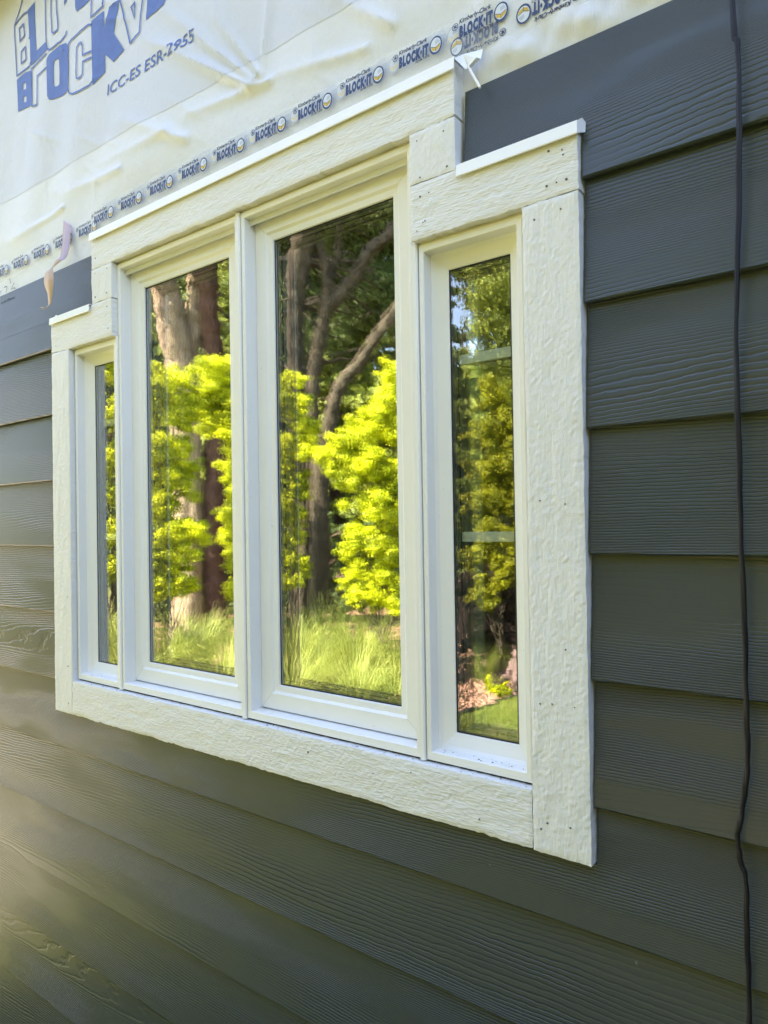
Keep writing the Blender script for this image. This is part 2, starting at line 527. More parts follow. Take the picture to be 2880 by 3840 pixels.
g = MB()   # structural wall with the stepped opening for the window
S0, S1 = 0.033, 0.15
zz = lambda z: z + Z0
OX0, OX1, IX0, IX1 = 0.086, 1.393, 0.289, 1.190
OZ0, OZS, OZH = zz(0.085), zz(0.963), zz(1.143)
g.box(HX0, OX0, S0, S1, 0.0, HW); g.box(OX1, HX1, S0, S1, 0.0, HW)
g.box(OX0, OX1, S0, S1, 0.0, OZ0); g.box(OX0, OX1, S0, S1, OZH, HW)
g.box(OX0, IX0, S0, S1, OZS, OZH); g.box(IX1, OX1, S0, S1, OZS, OZH)
g.build('wall', M['sheath'], house)
g = MB()
g.box(HX0, HX0 + .15, S1, HD, 0, HW); g.box(HX1 - .15, HX1, S1, HD, 0, HW); g.box(HX0, HX1, HD, HD + .15, 0, HW)
g.box(HX0 + .15, HX1 - .15, 4.2, 4.35, 0.3, HW)                       # inner partition behind the window
for s in (-1.0, 3.6):
    g.box(s, s + .12, 0.165, 4.2, 0.3, HW)
g.build('wall', M['plaster'], house)
# plasterboard lining of the room side
g = MB()
g.box(-.88, OX0 - .01, S1, S1 + .013, 0.3, HW); g.box(OX1 + .01, 3.6, S1, S1 + .013, 0.3, HW)
g.box(OX0 - .01, OX1 + .01, S1, S1 + .013, 0.3, OZ0 - .01); g.box(OX0 - .01, OX1 + .01, S1, S1 + .013, OZH + .01, HW)
g.build('interior_lining', M['plaster'], house)
g = MB(); g.box(HX0 + .15, HX1 - .15, S1, HD, 0.18, 0.30); g.build('floor', M['floorwood'], house)
g = MB(); g.box(HX0, HX1, 0.0, HD + .15, HW, HW + .12); g.build('ceiling', M['plaster'], house)
g = MB()
g.extrude_x([(-0.05, HW + .02), (-0.05, HW + .16), (3.55, HW + 2.1), (7.6, HW + .16), (7.6, HW + .02), (3.55, HW + 1.94)], HX0 - .10, HX1 + .35)
g.build('roof', M['roof'], house)
g = MB(); g.box(HX0 - .10, HX1 + .35, -0.075, -0.052, HW - .04, HW + .17); g.build('fascia', M['soffit'], house)
# unseen wing added on the right to block bounce from the sunlit lawn
g = MB(); g.box(4.3, 9.0, -6.5, -0.08, 0.0, 2.7); g.build('added_wing_wall', M['siding'], house, (4.3, -6.5, 0))
g = MB(); g.box(4.2, 9.1, -6.6, -0.07, 2.7, 2.85); g.build('added_wing_roof', M['roof'], house, (4.3, -6.5, 2.7))
# unseen two-storey part added on the right to shade the lawn
g = MB(); g.box(2.7, HX1 + 2.0, 0.02, HD, HW + .18, 6.3); g.build('added_upper_storey', M['wrap'], house, (2.7, 0, HW))
g = MB(); g.extrude_x([(-0.05, 6.30), (-0.05, 6.46), (3.5, 8.3), (7.5, 6.46), (7.5, 6.30)], 2.35, HX1 + 2.35); g.build('roof', M['roof'], house, (2.7, 0, 6.3))  # roof of the added storey
g = MB(); g.box(HX1 + .36, HX1 + 2.0, 0.02, HD, 0.0, HW + .17); g.build('wall', M['wrap'], house, (HX1, 0, 0))  # end wall of the added part
g = MB(); g.box(HX0, HX1, 0.012, 0.0325, 0.0, 0.235)
g.build('foundation', plain('concrete', (0.30, 0.29, 0.27), 0.9, var=0.15), house)

# lap siding boards, one object each
LAP0, EXPO, BH = 0.978, 0.1795, 0.210
YF = lambda z, zk: 0.0085 + (z - zk) * 0.0135 / EXPO

def board(pieces, zk, xo, blunt=False):
    m = MB()
    for x0, x1, z0, z1 in pieces:
        yf0, yf1 = YF(z0, zk), YF(z1, zk)
        t = 0.0080
        r = 0.0025 if abs(z0 - zk) < 1e-6 else 0.0
        prof = [(yf0 + r, zz(z0)), (yf0, zz(z0) + r), (yf1, zz(z1)), (yf1 + t, zz(z1)), (yf0 + t, zz(z0))]
        if r == 0:
            prof = prof[1:]
        m.extrude_x(prof, x0, x1)
    return m.build('siding_board', M['siding'], house, (xo, 0.0, zz(zk)))

TL, TR = -0.0025, 1.4815           # siding stops at the outer trim edges with a hairline gap
for k in range(0, 12):
    zk = LAP0 - EXPO * k
    j1 = HX0 + .002
    j2 = 2.25 + 0.6 * ((k * 3) % 5) / 5
    top = zk + BH
    if k == 0:
        tl, tr = 1.194, 1.186
        board([(j1 + .001, TL, zk, 1.056), (j1 + .001, 0.2005, 1.0565, tl)], zk, j1)
        board([(1.2835, TR, 1.0585, tr), (TR, j2 - .001, zk, tr)], zk, 1.28)
        board([(j2 + .001, HX1, zk, tr)], zk, j2)
    elif top > 0 and zk > 0.0:
        board([(j1 + .001, TL, zk, top)], zk, j1)
        board([(TR, j2 - .001, zk, top)], zk, TR); board([(j2 + .001, HX1, zk, top)], zk, j2)
    else:
        if top > 0:
            board([(j1 + .001, TL, zk, top), (TR, j2 - .001, zk, top), (TL, TR, zk, -0.002)], zk, j1)
        else:
            board([(j1 + .001, j2 - .001, zk, top)], zk, j1)
        board([(j2 + .001, HX1, zk, top)], zk, j2)

g = MB(); g.box(HX0 - .03, HX0 + .06, 0.0, 0.034, 0.23, HW - .021); g.build('corner_board', M['trim_v'], house, (HX0, 0, .23))

# rough-sawn trim boards with slightly uneven faces and edges
def smooth_noise(nx, nz, cx, cz, rng):
    a = rng.normal(size=(max(2, nx // cx) + 2, max(2, nz // cz) + 2))
    xi = np.linspace(0, a.shape[0] - 1.001, nx); zi = np.linspace(0, a.shape[1] - 1.001, nz)
    x0 = xi.astype(int); z0 = zi.astype(int); fx = (xi - x0)[:, None]; fz = (zi - z0)[None, :]
    return (a[np.ix_(x0, z0)] * (1 - fx) * (1 - fz) + a[np.ix_(x0 + 1, z0)] * fx * (1 - fz)
            + a[np.ix_(x0, z0 + 1)] * (1 - fx) * fz + a[np.ix_(x0 + 1, z0 + 1)] * fx * fz)

def trim_board(x0, x1, z0, z1, vertical, seed):
    rng = np.random.default_rng(seed)
    c = 0.0055
    nx = max(3, int((x1 - x0) / c)); nz = max(3, int((z1 - z0) / c))
    X, Z = np.meshgrid(np.linspace(x0, x1, nx), np.linspace(z0, z1, nz), indexing='ij')
    X = X.copy(); Z = Z.copy()
    a = (8, 2) if not vertical else (2, 8)
    Y = 0.00045 * smooth_noise(nx, nz, a[0], a[1], rng) + 0.0003 * rng.normal(size=(nx, nz)) * 0.6
    rough = 0.0007 if not vertical else 0.0005
    Z[:, 0] += rough * (rng.normal(size=nx) * .6 + smooth_noise(nx, 2, 4, 1, rng)[:, 0]) + .0004
    Z[:, -1] += rough * .5 * rng.normal(size=nx) - .0005
    X[0, :] += rough * (rng.normal(size=nz) * .5 + smooth_noise(2, nz, 1, 4, rng)[0, :]) * .6 + .0004
    X[-1, :] += rough * (rng.normal(size=nz) * .5 + smooth_noise(2, nz, 1, 4, rng)[0, :]) * .6 - .0004
    edge = np.zeros((nx, nz)); edge[0, :] = edge[-1, :] = 1; edge[:, 0] = edge[:, -1] = 1
    Y = Y + edge * 0.0009
    V = np.stack([X, Y, Z + Z0], -1).reshape(-1, 3).tolist()
    idx = np.arange(nx * nz).reshape(nx, nz)
    F = [(int(idx[i, j]), int(idx[i + 1, j]), int(idx[i + 1, j + 1]), int(idx[i, j + 1])) for i in range(nx - 1) for j in range(nz - 1)]
    loop = [int(q) for q in list(idx[:, 0]) + list(idx[-1, 1:]) + list(idx[-2::-1, -1]) + list(idx[0, -2:0:-1])]
    b = len(V); n = len(loop)
    V += [(V[q][0], 0.0325, V[q][2]) for q in loop]
    F += [(loop[(i + 1) % n], loop[i], b + i, b + (i + 1) % n) for i in range(n)]
    F.append(tuple(range(b, b + n)))
    return link('trim_board', V, F, M['trim_v' if vertical else 'trim_h'], house, (x0, 0, zz(z0)))

ZI, ZS, ZB, ZH, ZT = 0.0886, 0.9600, 1.0530, 1.1400, 1.2290
X1, X2, X3, X4, X5, X6, X7 = 0.0889, 0.2031, 0.2922, 1.1876, 1.2766, 1.3903, 1.4790
e = 0.0006
trims = {
    'jl': trim_board(0, X1, 0, ZS - e, True, 1), 'jr': trim_board(X6, X7, 0, ZS - e, True, 2),
    'bot': trim_board(X1 + e, X6 - e, 0.001, ZI, False, 3),
    'sl': trim_board(0, X3, ZS, ZB - e, False, 4), 'sr': trim_board(X4, X7, ZS, ZB - e, False, 5),
    'bl': trim_board(X2, X3 + .001, ZB, ZH - e, True, 6), 'br': trim_board(X4, X5, ZB, ZH - e, True, 7),
    'head': trim_board(X2 + .002, X5, ZH, ZT, False, 8)}

def nail_parent(x, z):
    for key, (a, b, c, d) in {'jl': (0, X1, 0, ZS), 'jr': (X6, X7, 0, ZS), 'bot': (X1, X6, 0, ZI), 'sl': (0, X3, ZS, ZB), 'sr': (X4, X7, ZS, ZB),
                              'bl': (X2, X3, ZB, ZH), 'br': (X4, X5, ZB, ZH), 'head': (X2, X5, ZH, ZT)}.items():
        if a < x < b and c < z < d:
            return trims[key]

NAILS = [(0.232, 1.2121), (0.2241, 1.165), (0.2744, 1.128), (0.2218, 1.1273), (0.2722, 1.0678), (0.2205, 1.0677), (0.2726, 1.0335), (0.2767, 0.9792), (0.0257, 0.9766), (1.4247, 0.2212), (1.4061, 0.2191), (1.4588, 0.2212), (1.4468, 0.3024), (1.4135, 0.0454), (1.4036, 0.0348), (1.449, 0.0476), (1.3, 0.0239), (1.4108, 0.9346), (1.4523, 0.9389), (1.4352, 1.0287), (1.4561, 1.0237), (1.4576, 1.0162), (1.4313, 0.9786), (1.4466, 0.9794), (1.4617, 0.9793), (1.1701, 0.0701), (1.4115, 0.5181), (1.4506, 0.5123), (0.8664, 0.1036), (0.4588, 0.0707), (0.0704, 0.3067), (0.0687, 0.1249), (0.0697, 0.0271), (0.9329, 0.0602), (1.0891, 0.0521), (1.2558, 1.1215), (1.2032, 1.1237), (1.2612, 1.0626), (1.2085, 1.0609), (1.2256, 1.031), (1.2083, 1.029), (1.2171, 0.9862), (1.2131, 0.9849), (1.2011, 0.973)]
me_nail = bpy.data.meshes.new('nail_mark')
me_nail.from_pydata([(0.0019 * math.cos(t) * (1 + .3 * math.sin(3 * t)), -0.0004, 0.0022 * math.sin(t)) for t in [i * math.pi / 4 for i in range(8)]] +
                    [(0.0024 * math.cos(t), 0.004, 0.0027 * math.sin(t)) for t in [i * math.pi / 4 for i in range(8)]],
                    [], [tuple(range(8))] + [((i + 1) % 8, i, 8 + i, 8 + (i + 1) % 8) for i in range(8)])
me_nail.materials.append(M['nail'])
for x, z in NAILS:
    p = nail_parent(x, z)
    if p:
        o = add_obj('nail_mark', me_nail, p, (x, -0.0006, zz(z)))
        o.rotation_euler = (0, random.uniform(0, 3), 0); s = random.uniform(.5, .9); o.scale = (s, 1, s * random.uniform(.7, 1.2))

# ------------------------------------------------------------------ windows (vinyl frames, sashes, double glass, grille bars)
def fixed_window(x0, x1, extra, label):
    z0, z1 = zz(0.0925), zz(0.9555)
    f = MB(); f.ring(x0, x1, z0, z1, [(0, .100), (0, .0155), (.0012, .0145), (.0085, .0145), (.0097, .0157), (.0105, .036), (.0165, .0405), (.036, .0475), (.0375, .0490), (.0375, .100)], extra, 2)
    o = f.build('fixed_window', M['vinyl'], house, (x0, 0, z0))
    o['label'] = label
    e = extra
    gx0, gx1, gz0, gz1 = x0 + .0375 + e[0], x1 - .0375 - e[1], z0 + .0375 + e[2], z1 - .0375 - e[3]
    glazing(o, gx0, gx1, gz0, gz1, .0515, (x0, 0, z0), False)
    return o

def glazing(o, gx0, gx1, gz0, gz1, y, org, vbar):
    s = MB(); s.ring(gx0 - .004, gx1 + .004, gz0 - .004, gz1 + .004, [(0, y + .001), (0, y - .0012), (.0058, y - .0012), (.0062, y - .0002)])
    s.build('gasket', M['gasket'], o, org)
    s = MB(); s.box(gx0 - .003, gx1 + .003, y, y + .003, gz0 - .003, gz1 + .003); s.build('glass_pane', M['glass'], o, org)
    s = MB(); s.box(gx0 - .003, gx1 + .003, y + .026, y + .029, gz0 - .003, gz1 + .003); s.build('glass_pane', M['glass_in' if vbar else 'glass_fixed'], o, org)
    s = MB(); s.ring(gx0 - .002, gx1 + .002, gz0 - .002, gz1 + .002, [(0, y + .0035), (.0075, y + .0035), (.0075, y + .0125), (0, y + .0125)], closed=True)
    s.build('spacer', M['spacer'], o, org)
    s = MB(); s.ring(gx0 - .002, gx1 + .002, gz0 - .002, gz1 + .002, [(0, y + .0128), (.0090, y + .0128), (.0090, y + .0152), (0, y + .0152)], closed=True)
    s.build('gasket', M['gasket'], o, org)
    s = MB(); s.ring(gx0 - .002, gx1 + .002, gz0 - .002, gz1 + .002, [(0, y + .0155), (.0075, y + .0155), (.0075, y + .0255), (0, y + .0255)], closed=True)
    s.build('spacer', M['spacer'], o, org)
    for zc, h in ((0.4635, .0165), (0.765, .0165)):
        by = y + (.0312 if vbar else .0170)
        s = MB(); s.box(gx0, gx1, by, by + .006, zz(zc) - h / 2, zz(zc) + h / 2); s.build('grille_bar', M['grille'], o, org)
    if vbar:
        xc = vbar
        for a, b in ((gz0, zz(.4635) - .0085), (zz(.4635) + .0085, zz(.765) - .0085), (zz(.765) + .0085, gz1)):
            s = MB(); s.box(xc - .0085, xc + .0085, y + .0312, y + .0372, a, b); s.build('grille_bar', M['grille'], o, org)
    if not vbar:
        s = MB(); s.box(gx0 + .018, gx0 + .036, y + .0312, y + .0372, gz0, gz1); s.build('grille_bar', M['grille'], o, org)
    # room-side sash edge and jamb seen through the glass
    s = MB(); s.ring(gx0 - .014, gx1 + .014, gz0 - .014, gz1 + .014, [(0, .102), (.020, .102), (.020, .118), (.004, .1185), (.004, .165), (-.03, .165)])
    s.build('interior_jamb', M['vinyl'], o, org)

def casement(x0, x1, ix0, ix1, sx0, sx1, extra, vb, label):
    z0, z1 = zz(0.0925), zz(1.1345)
    f = MB()
    prof_x0, prof_x1 = ix0 - .0085, ix1 + .0085
    f.ring(x0, x1, z0, z1, [(0, .100), (0, .0155), (.0012, .0145), (.0085, .0145), (.0097, .0157), (.0099, .100)],
           (ix0 - x0 - .0085, x1 - ix1 - .0085, .006, .002), 3)
    o = f.build('casement_window', M['vinyl'], house, (x0, 0, z0))
    o['label'] = label
    sz0, sz1 = zz(0.1104), zz(1.1229)
    s = MB()
    s.ring(sx0, sx1, sz0, sz1, [(0, .098), (0, .0452), (.0012, .044), (.030, .044), (.0348, .0488), (.0462, .0498), (.0470, .0512), (.0470, .100)], extra, 3)
    s.build('sash', M['vinyl'], o, (x0, 0, z0))
    d0, d1, zb = .0012, .030, .0436
    for cx, cz, ux, uz, ex, ez in ((sx0, sz0, 1, 1, extra[0], extra[2]), (sx1, sz0, -1, 1, extra[1], extra[2]), (sx1, sz1, -1, -1, extra[1], extra[3]), (sx0, sz1, 1, -1, extra[0], extra[3])):
        p, q = Vector((cx + ux * d0, zb, cz + uz * d0)), Vector((cx + ux * (d1 + ex), zb, cz + uz * (d1 + ez)))
        n_ = Vector((-(q - p).z, 0, (q - p).x)).normalized() * .00025
        link('mitre_joint', [tuple(p - n_), tuple(p + n_), tuple(q + n_), tuple(q - n_)], [(0, 1, 2, 3)], M['joint'], o, (x0, 0, z0))
    e = extra
    glazing(o, sx0 + .047 + e[0], sx1 - .047 - e[1], sz0 + .047 + e[2], sz1 - .047 - e[3], .0555, (x0, 0, z0), vb)
    return o

fixed_window(0.0930, 0.2860, (0, 0, .005, .003), 'narrow fixed window at the far left end')
casement(0.2990, 0.7355, 0.3066, 0.7308, 0.3070, 0.7302, (.001, .014, .0008, .001), 0.5165, 'taller casement window left of the middle mullion')
casement(0.7500, 1.1800, 0.7592, 1.1735, 0.7605, 1.1722, (0, .0095, .0025, .0005), 0.9635, 'taller casement window right of the middle mullion')
fixed_window(1.1930, 1.3835, (0, 0, .005, .003), 'narrow fixed window at the right end')

for (a, b, zt) in ((0.7352, 0.7500, 1.1365), (0.2860, 0.2990, 0.9590), (1.1800, 1.1928, 0.9590)):
    g = MB()
    prof = [(a + .0004, .030), (a + .0004, .0135), (a + .002, .0112), (b - .0042, .0112), (b - .0018, .0135), (b - .0012, .030)]
    n = len(prof); v = [(x, y, zz(.0905)) for x, y in prof] + [(x, y, zz(zt)) for x, y in prof]
    f = [(i, i + 1, n + i + 1, n + i) for i in range(n - 1)] + [tuple(range(n))[::-1], tuple(range(n, 2 * n))]
    link('mullion_cover', v, f, M['vinyl'], house, (a, 0, zz(.09)))
for x0, x1, z in ((0.2935, 0.7345, 1.1358), (0.7505, 1.1865, 1.1358), (0.0900, 0.2855, 0.9568), (1.1935, 1.3895, 0.9568)):
    g = MB(); g.box(x0, x1, 0.0185, 0.030, zz(z), zz(z) + .0034); g.build('head_lip', M['vinyl_groove_shade'], house, (x0, 0, zz(z)))
# upper side strips of the casement pair against the filler blocks, and the sill strip
g = MB(); g.box(0.2928, 0.2985, 0.0165, 0.030, zz(0.962), zz(1.1355)); g.build('frame_flange', M['vinyl'], house, (0.293, 0, zz(.962)))
g = MB(); g.box(1.1806, 1.1870, 0.0165, 0.030, zz(0.962), zz(1.1355)); g.build('frame_flange', M['vinyl'], house, (1.181, 0, zz(.962)))
g = MB(); g.box(0.0895, 1.3897, 0.021, 0.034, zz(0.0880), zz(0.0918)); g.build('sill_gap', M['gasket'], house, (0.09, 0, zz(.089)))

# sawdust and grit lying on the sills
rs = np.random.default_rng(12)
Q = []
for x0_, x1_, y0_, y1_, z_, n_ in ((.31, .73, .017, .042, .1076, 60), (.765, 1.17, .017, .042, .1076, 90), (.11, .28, .017, .035, .1080, 12), (1.205, 1.37, .017, .035, .1080, 26), (.1, 1.38, .002, .014, .0890, 90)):
    for _ in range(n_):
        c = np.array([rs.uniform(x0_, x1_), rs.uniform(y0_, y1_), zz(z_) + .0004]); s_ = rs.uniform(.0005, .0016); a_ = rs.uniform(0, 6.3)
        u_ = np.array([math.cos(a_), math.sin(a_), 0]) * s_; v_ = np.array([-math.sin(a_), math.cos(a_), .3]) * s_ * rs.uniform(.3, .8)
        Q.append(np.stack([c - u_ - v_, c + u_ - v_, c + u_ + v_, c - u_ + v_]))
o = fast_quads('sill_debris', np.array(Q), M['nail'], house); o['kind'] = 'stuff'

# ------------------------------------------------------------------ metal drip caps over the trim
def drip_cap(x0, x1, ztop, drop, right_tab=False):
    m = MB()
    zt = zz(ztop)
    m.extrude_x([(-.0058, zt - drop), (-.0070, zt - drop + .0008), (-.0058, zt + .0012), (.0240, zt + .0075), (.0240, zt + .020), (.0252, zt + .020), (.0252, zt + .0065), (-.0048, zt + .0002), (-.0046, zt - drop)], x0, x1)
    return m
m = drip_cap(0.2040, 1.2810, ZT, 0.0185)
m.quad([(1.2815, -.006, zz(1.2268)), (1.2905, .006, zz(1.2355)), (1.2985, .012, zz(1.2140)), (1.2960, .004, zz(1.2085))])
m.quad([(1.2985, .012, zz(1.2140)), (1.2905, .006, zz(1.2355)), (1.3195, .020, zz(1.2390)), (1.3192, .012, zz(1.2190)), (1.3020, .010, zz(1.2110))])
m.quad([(1.3020, .010, zz(1.2110)), (1.3192, .012, zz(1.2190)), (1.3185, .001, zz(1.2165)), (1.3040, .001, zz(1.2090))])
m.build('drip_cap', M['flash'], house, (0.2, 0, zz(ZT)))
m = drip_cap(1.2815, 1.4815, 1.0545, 0.0180)
m.quad([(1.4818, -.006, zz(1.0370)), (1.4820, -.006, zz(1.0550)), (1.4850, .004, zz(1.0620)), (1.4868, .016, zz(1.0590)), (1.4860, .014, zz(1.0450))])
m.build('drip_cap', M['flash'], house, (1.28, 0, zz(1.05)))
m = drip_cap(0.0030, 0.2005, 1.0520, 0.0165)
m.quad([(0.0030, -.006, zz(1.0350)), (0.0045, -.006, zz(1.0430)), (0.0200, .004, zz(1.0625)), (0.0400, .008, zz(1.0535)), (0.0300, -.005, zz(1.0520))])
m.build('drip_cap', M['flash'], house, (0.0, 0, zz(1.05)))
m = MB(); m.tube([(1.300, .006, zz(1.213)), (1.3095, .004, zz(1.194)), (1.3225, .003, zz(1.168))], .0022, 6)
m.build('loose_flashing_strip', M['flash'], house, (1.3, 0, zz(1.2)))

# ------------------------------------------------------------------ house wrap with creases
_r = np.random.default_rng(77)
FINE = []
for _ in range(46):
    _x, _z, _a, _l = _r.uniform(-.3, 1.25), _r.uniform(1.33, 2.0), _r.normal(-.5, .5), _r.uniform(.06, .28)
    FINE.append((_x, _z, _x + _l * math.cos(_a), _z + _l * math.sin(_a), _r.uniform(.003, .007), _r.uniform(.0008, .0026)))

def crease(X, Z):
    """how far the wrap stands off the wall"""
    s = np.clip((Z - 1.285) / 0.09, 0, 1); s = s * s * (3 - 2 * s)
    h = 0.0022 * np.sin(7.1 * X + 3.2 * Z + 1.1 * np.sin(5 * Z)) + 0.0014 * np.sin(17 * X - 9 * Z + 2 * np.sin(6 * X))
    for (ax, az, bx, bz, w, a) in ((.40, 1.66, .775, 1.395, .016, .010), (.47, 1.70, .79, 1.40, .012, .008), (.30, 1.50, .56, 1.36, .020, .007),
                                   (.56, 1.415, .83, 1.385, .014, .008), (.66, 1.60, .80, 1.41, .012, .007), (.84, 1.62, .80, 1.41, .012, .006),
                                   (.80, 1.40, 1.08, 1.345, .016, .006), (.95, 1.52, 1.14, 1.36, .018, .006), (.0, 1.40, .30, 1.375, .018, .005), (-.30, 1.345, .02, 1.36, .012, .005),
                                   (1.05, 1.60, 1.22, 1.42, .016, .006), (.20, 1.42, .5, 1.40, .02, .004)):
        dx, dz = bx - ax, bz - az; L2 = dx * dx + dz * dz
        t = np.clip(((X - ax) * dx + (Z - az) * dz) / L2, 0, 1)
        d = np.hypot(X - ax - t * dx, Z - az - t * dz)
        h = h + a * (0.6 * np.exp(-(d / (w * (1.5 - 1.0 * t))) ** 2) + 0.5 * np.exp(-d / (.35 * w))) * (0.25 + 0.75 * t)
    for (ax, az, bx, bz, w, a) in FINE:
        dx, dz = bx - ax, bz - az; L2 = dx * dx + dz * dz
        t = np.clip(((X - ax) * dx + (Z - az) * dz) / L2, 0, 1)
        d = np.hypot(X - ax - t * dx, Z - az - t * dz)
        h = h + a * np.exp(-d / w) * np.sin(math.pi * np.clip(t, .05, .95))
    # right hand piece: many small gathered folds
    r = np.clip((X - 1.22) / .15, 0, 1)
    r = r * (1 - .8 * np.exp(-((Z - 1.272) / .045) ** 4))
    h = h + r * (0.0040 * np.sin(58 * X + 23 * Z + 2 * np.sin(21 * Z)) + 0.0035 * np.abs(np.sin(33 * X - 30 * Z + 3 * np.sin(13 * X))))
    s2 = np.where(X > 1.3, np.clip((Z - 1.175) / .04, 0, 1) * .75, 0)
    return np.maximum(s, s2) * np.clip(1.35 * h + 0.004, 0, 0.024)

def wrap_sheet(x0, x1, z0f, z1, ybase, step, mat, name='house_wrap', parent=house):
    nx = int((x1 - x0) / step) + 2; nz = int((z1 - z0f(0)) / step) + 2
    xs = np.linspace(x0, x1, nx); V = []
    t = np.linspace(0, 1, nz)
    X = np.repeat(xs[:, None], nz, 1)
    zl = np.array([z0f(x) for x in xs])[:, None]
    Z = zl + (z1 - zl) * t[None, :]
    Y = ybase - crease(X, Z)
    V = np.stack([X, Y, Z + Z0], -1).reshape(-1, 3)
    idx = np.arange(nx * nz).reshape(nx, nz)
    F = np.stack([idx[:-1, :-1], idx[1:, :-1], idx[1:, 1:], idx[:-1, 1:]], -1).reshape(-1, 4).tolist()
    return link(name, V, F, mat, parent, (x0, 0, Z0 + z0f(x0)), smooth=True)

WT = HW - Z0 - .021
lapline = lambda x: 1.4668 - 0.026 * x + 0.002 * math.sin(9 * x)
wrap_lo = wrap_sheet(-0.8, 2.3, lambda x: 1.11, 1.55, .0305, .006, M['wrap2'])
wrap_lo['label'] = 'lower sheet of white house wrap'
wrap_hi = wrap_sheet(-0.8, 2.3, lapline, WT, .0300, .0065, M['wrap'])
wrap_hi['label'] = 'upper sheet of white house wrap with blue print'
for a, b in ((HX0, -0.8), (2.3, HX1)):
    g = MB(); g.box(a + .001, b - .001, .0275, .0318, zz(1.11), HW - .021); g.build('house_wrap', M['wrap'], house, (a, 0, zz(1.1)))

WY = lambda x, z, off: .0300 - float(crease(np.array(x), np.array(z))) - off

def densify(V2, F, maxlen):
    bm = bmesh.new()
    vs = [bm.verts.new((p[0], 0, p[1])) for p in V2]
    for f in F:
        try:
            bm.faces.new([vs[i] for i in f])
        except ValueError:
            pass
    bmesh.ops.triangulate(bm, faces=bm.faces[:])
    for _ in range(5):
        le = [ed for ed in bm.edges if ed.calc_length() > maxlen]
        if not le:
            break
        bmesh.ops.subdivide_edges(bm, edges=le, cuts=1, use_grid_fill=False)
        bmesh.ops.triangulate(bm, faces=bm.faces[:])
    bm.verts.index_update()
    V = [(v.co.x, v.co.z) for v in bm.verts]
    Fo = [tuple(v.index for v in f.verts) for f in bm.faces]
    bm.free()
    return V, Fo

from mathutils.geometry import tessellate_polygon, delaunay_2d_cdt
def fill_polys(outer, holes=()):
    allp = [Vector((p[0], p[1], 0)) for p in outer]
    loops = [[Vector((p[0], p[1], 0)) for p in outer]] + [[Vector((p[0], p[1], 0)) for p in h] for h in holes]
    flat = [p for l in loops for p in l]
    tri = tessellate_polygon(loops)
    return [(p.x, p.y) for p in flat], [tuple(t) for t in tri]

def stroke_poly(pts, w):
    pts = [Vector(p) for p in pts]
    closed = (pts[0] - pts[-1]).length < 1e-6
    L, R = [], []
    n = len(pts)
    for i, p in enumerate(pts):
        a = pts[i - 1] if i > 0 else (pts[-2] if closed else p)
        c = pts[i + 1] if i < n - 1 else (pts[1] if closed else p)
        d1 = (p - a); d2 = (c - p)
        d1 = d1.normalized() if d1.length > 1e-9 else d2.normalized()
        d2 = d2.normalized() if d2.length > 1e-9 else d1
        t = (d1 + d2)
        t = t.normalized() if t.length > 1e-6 else d1
        nrm = Vector((-t.y, t.x)); k = w / 2 / max(0.5, nrm.dot(Vector((-d1.y, d1.x))))
        L.append(p + nrm * k); R.append(p - nrm * k)
    V = [tuple(q) for q in L + R]
    return V, [(i, i + 1, n + i + 1, n + i) for i in range(n - 1)]

def wrap_print(name, V2, F, mat, parent, off=.0013, ml=.008):
    V2, F = densify(V2, F, ml)
    X = np.array([p[0] for p in V2]); Z = np.array([p[1] for p in V2])
    Y = .0300 - crease(X, Z) - off
    V = np.stack([X, Y, Z + Z0], -1)
    c = V.mean(0)
    F2 = []
    for f in F:   # face the street
        a, b2, c2 = (V[f[0]], V[f[1]], V[f[2]])
        n = np.cross(b2 - a, c2 - a)
        F2.append(f if n[1] < 0 else f[::-1])
    return link(name, V, F2, mat, parent, tuple(c), smooth=True)

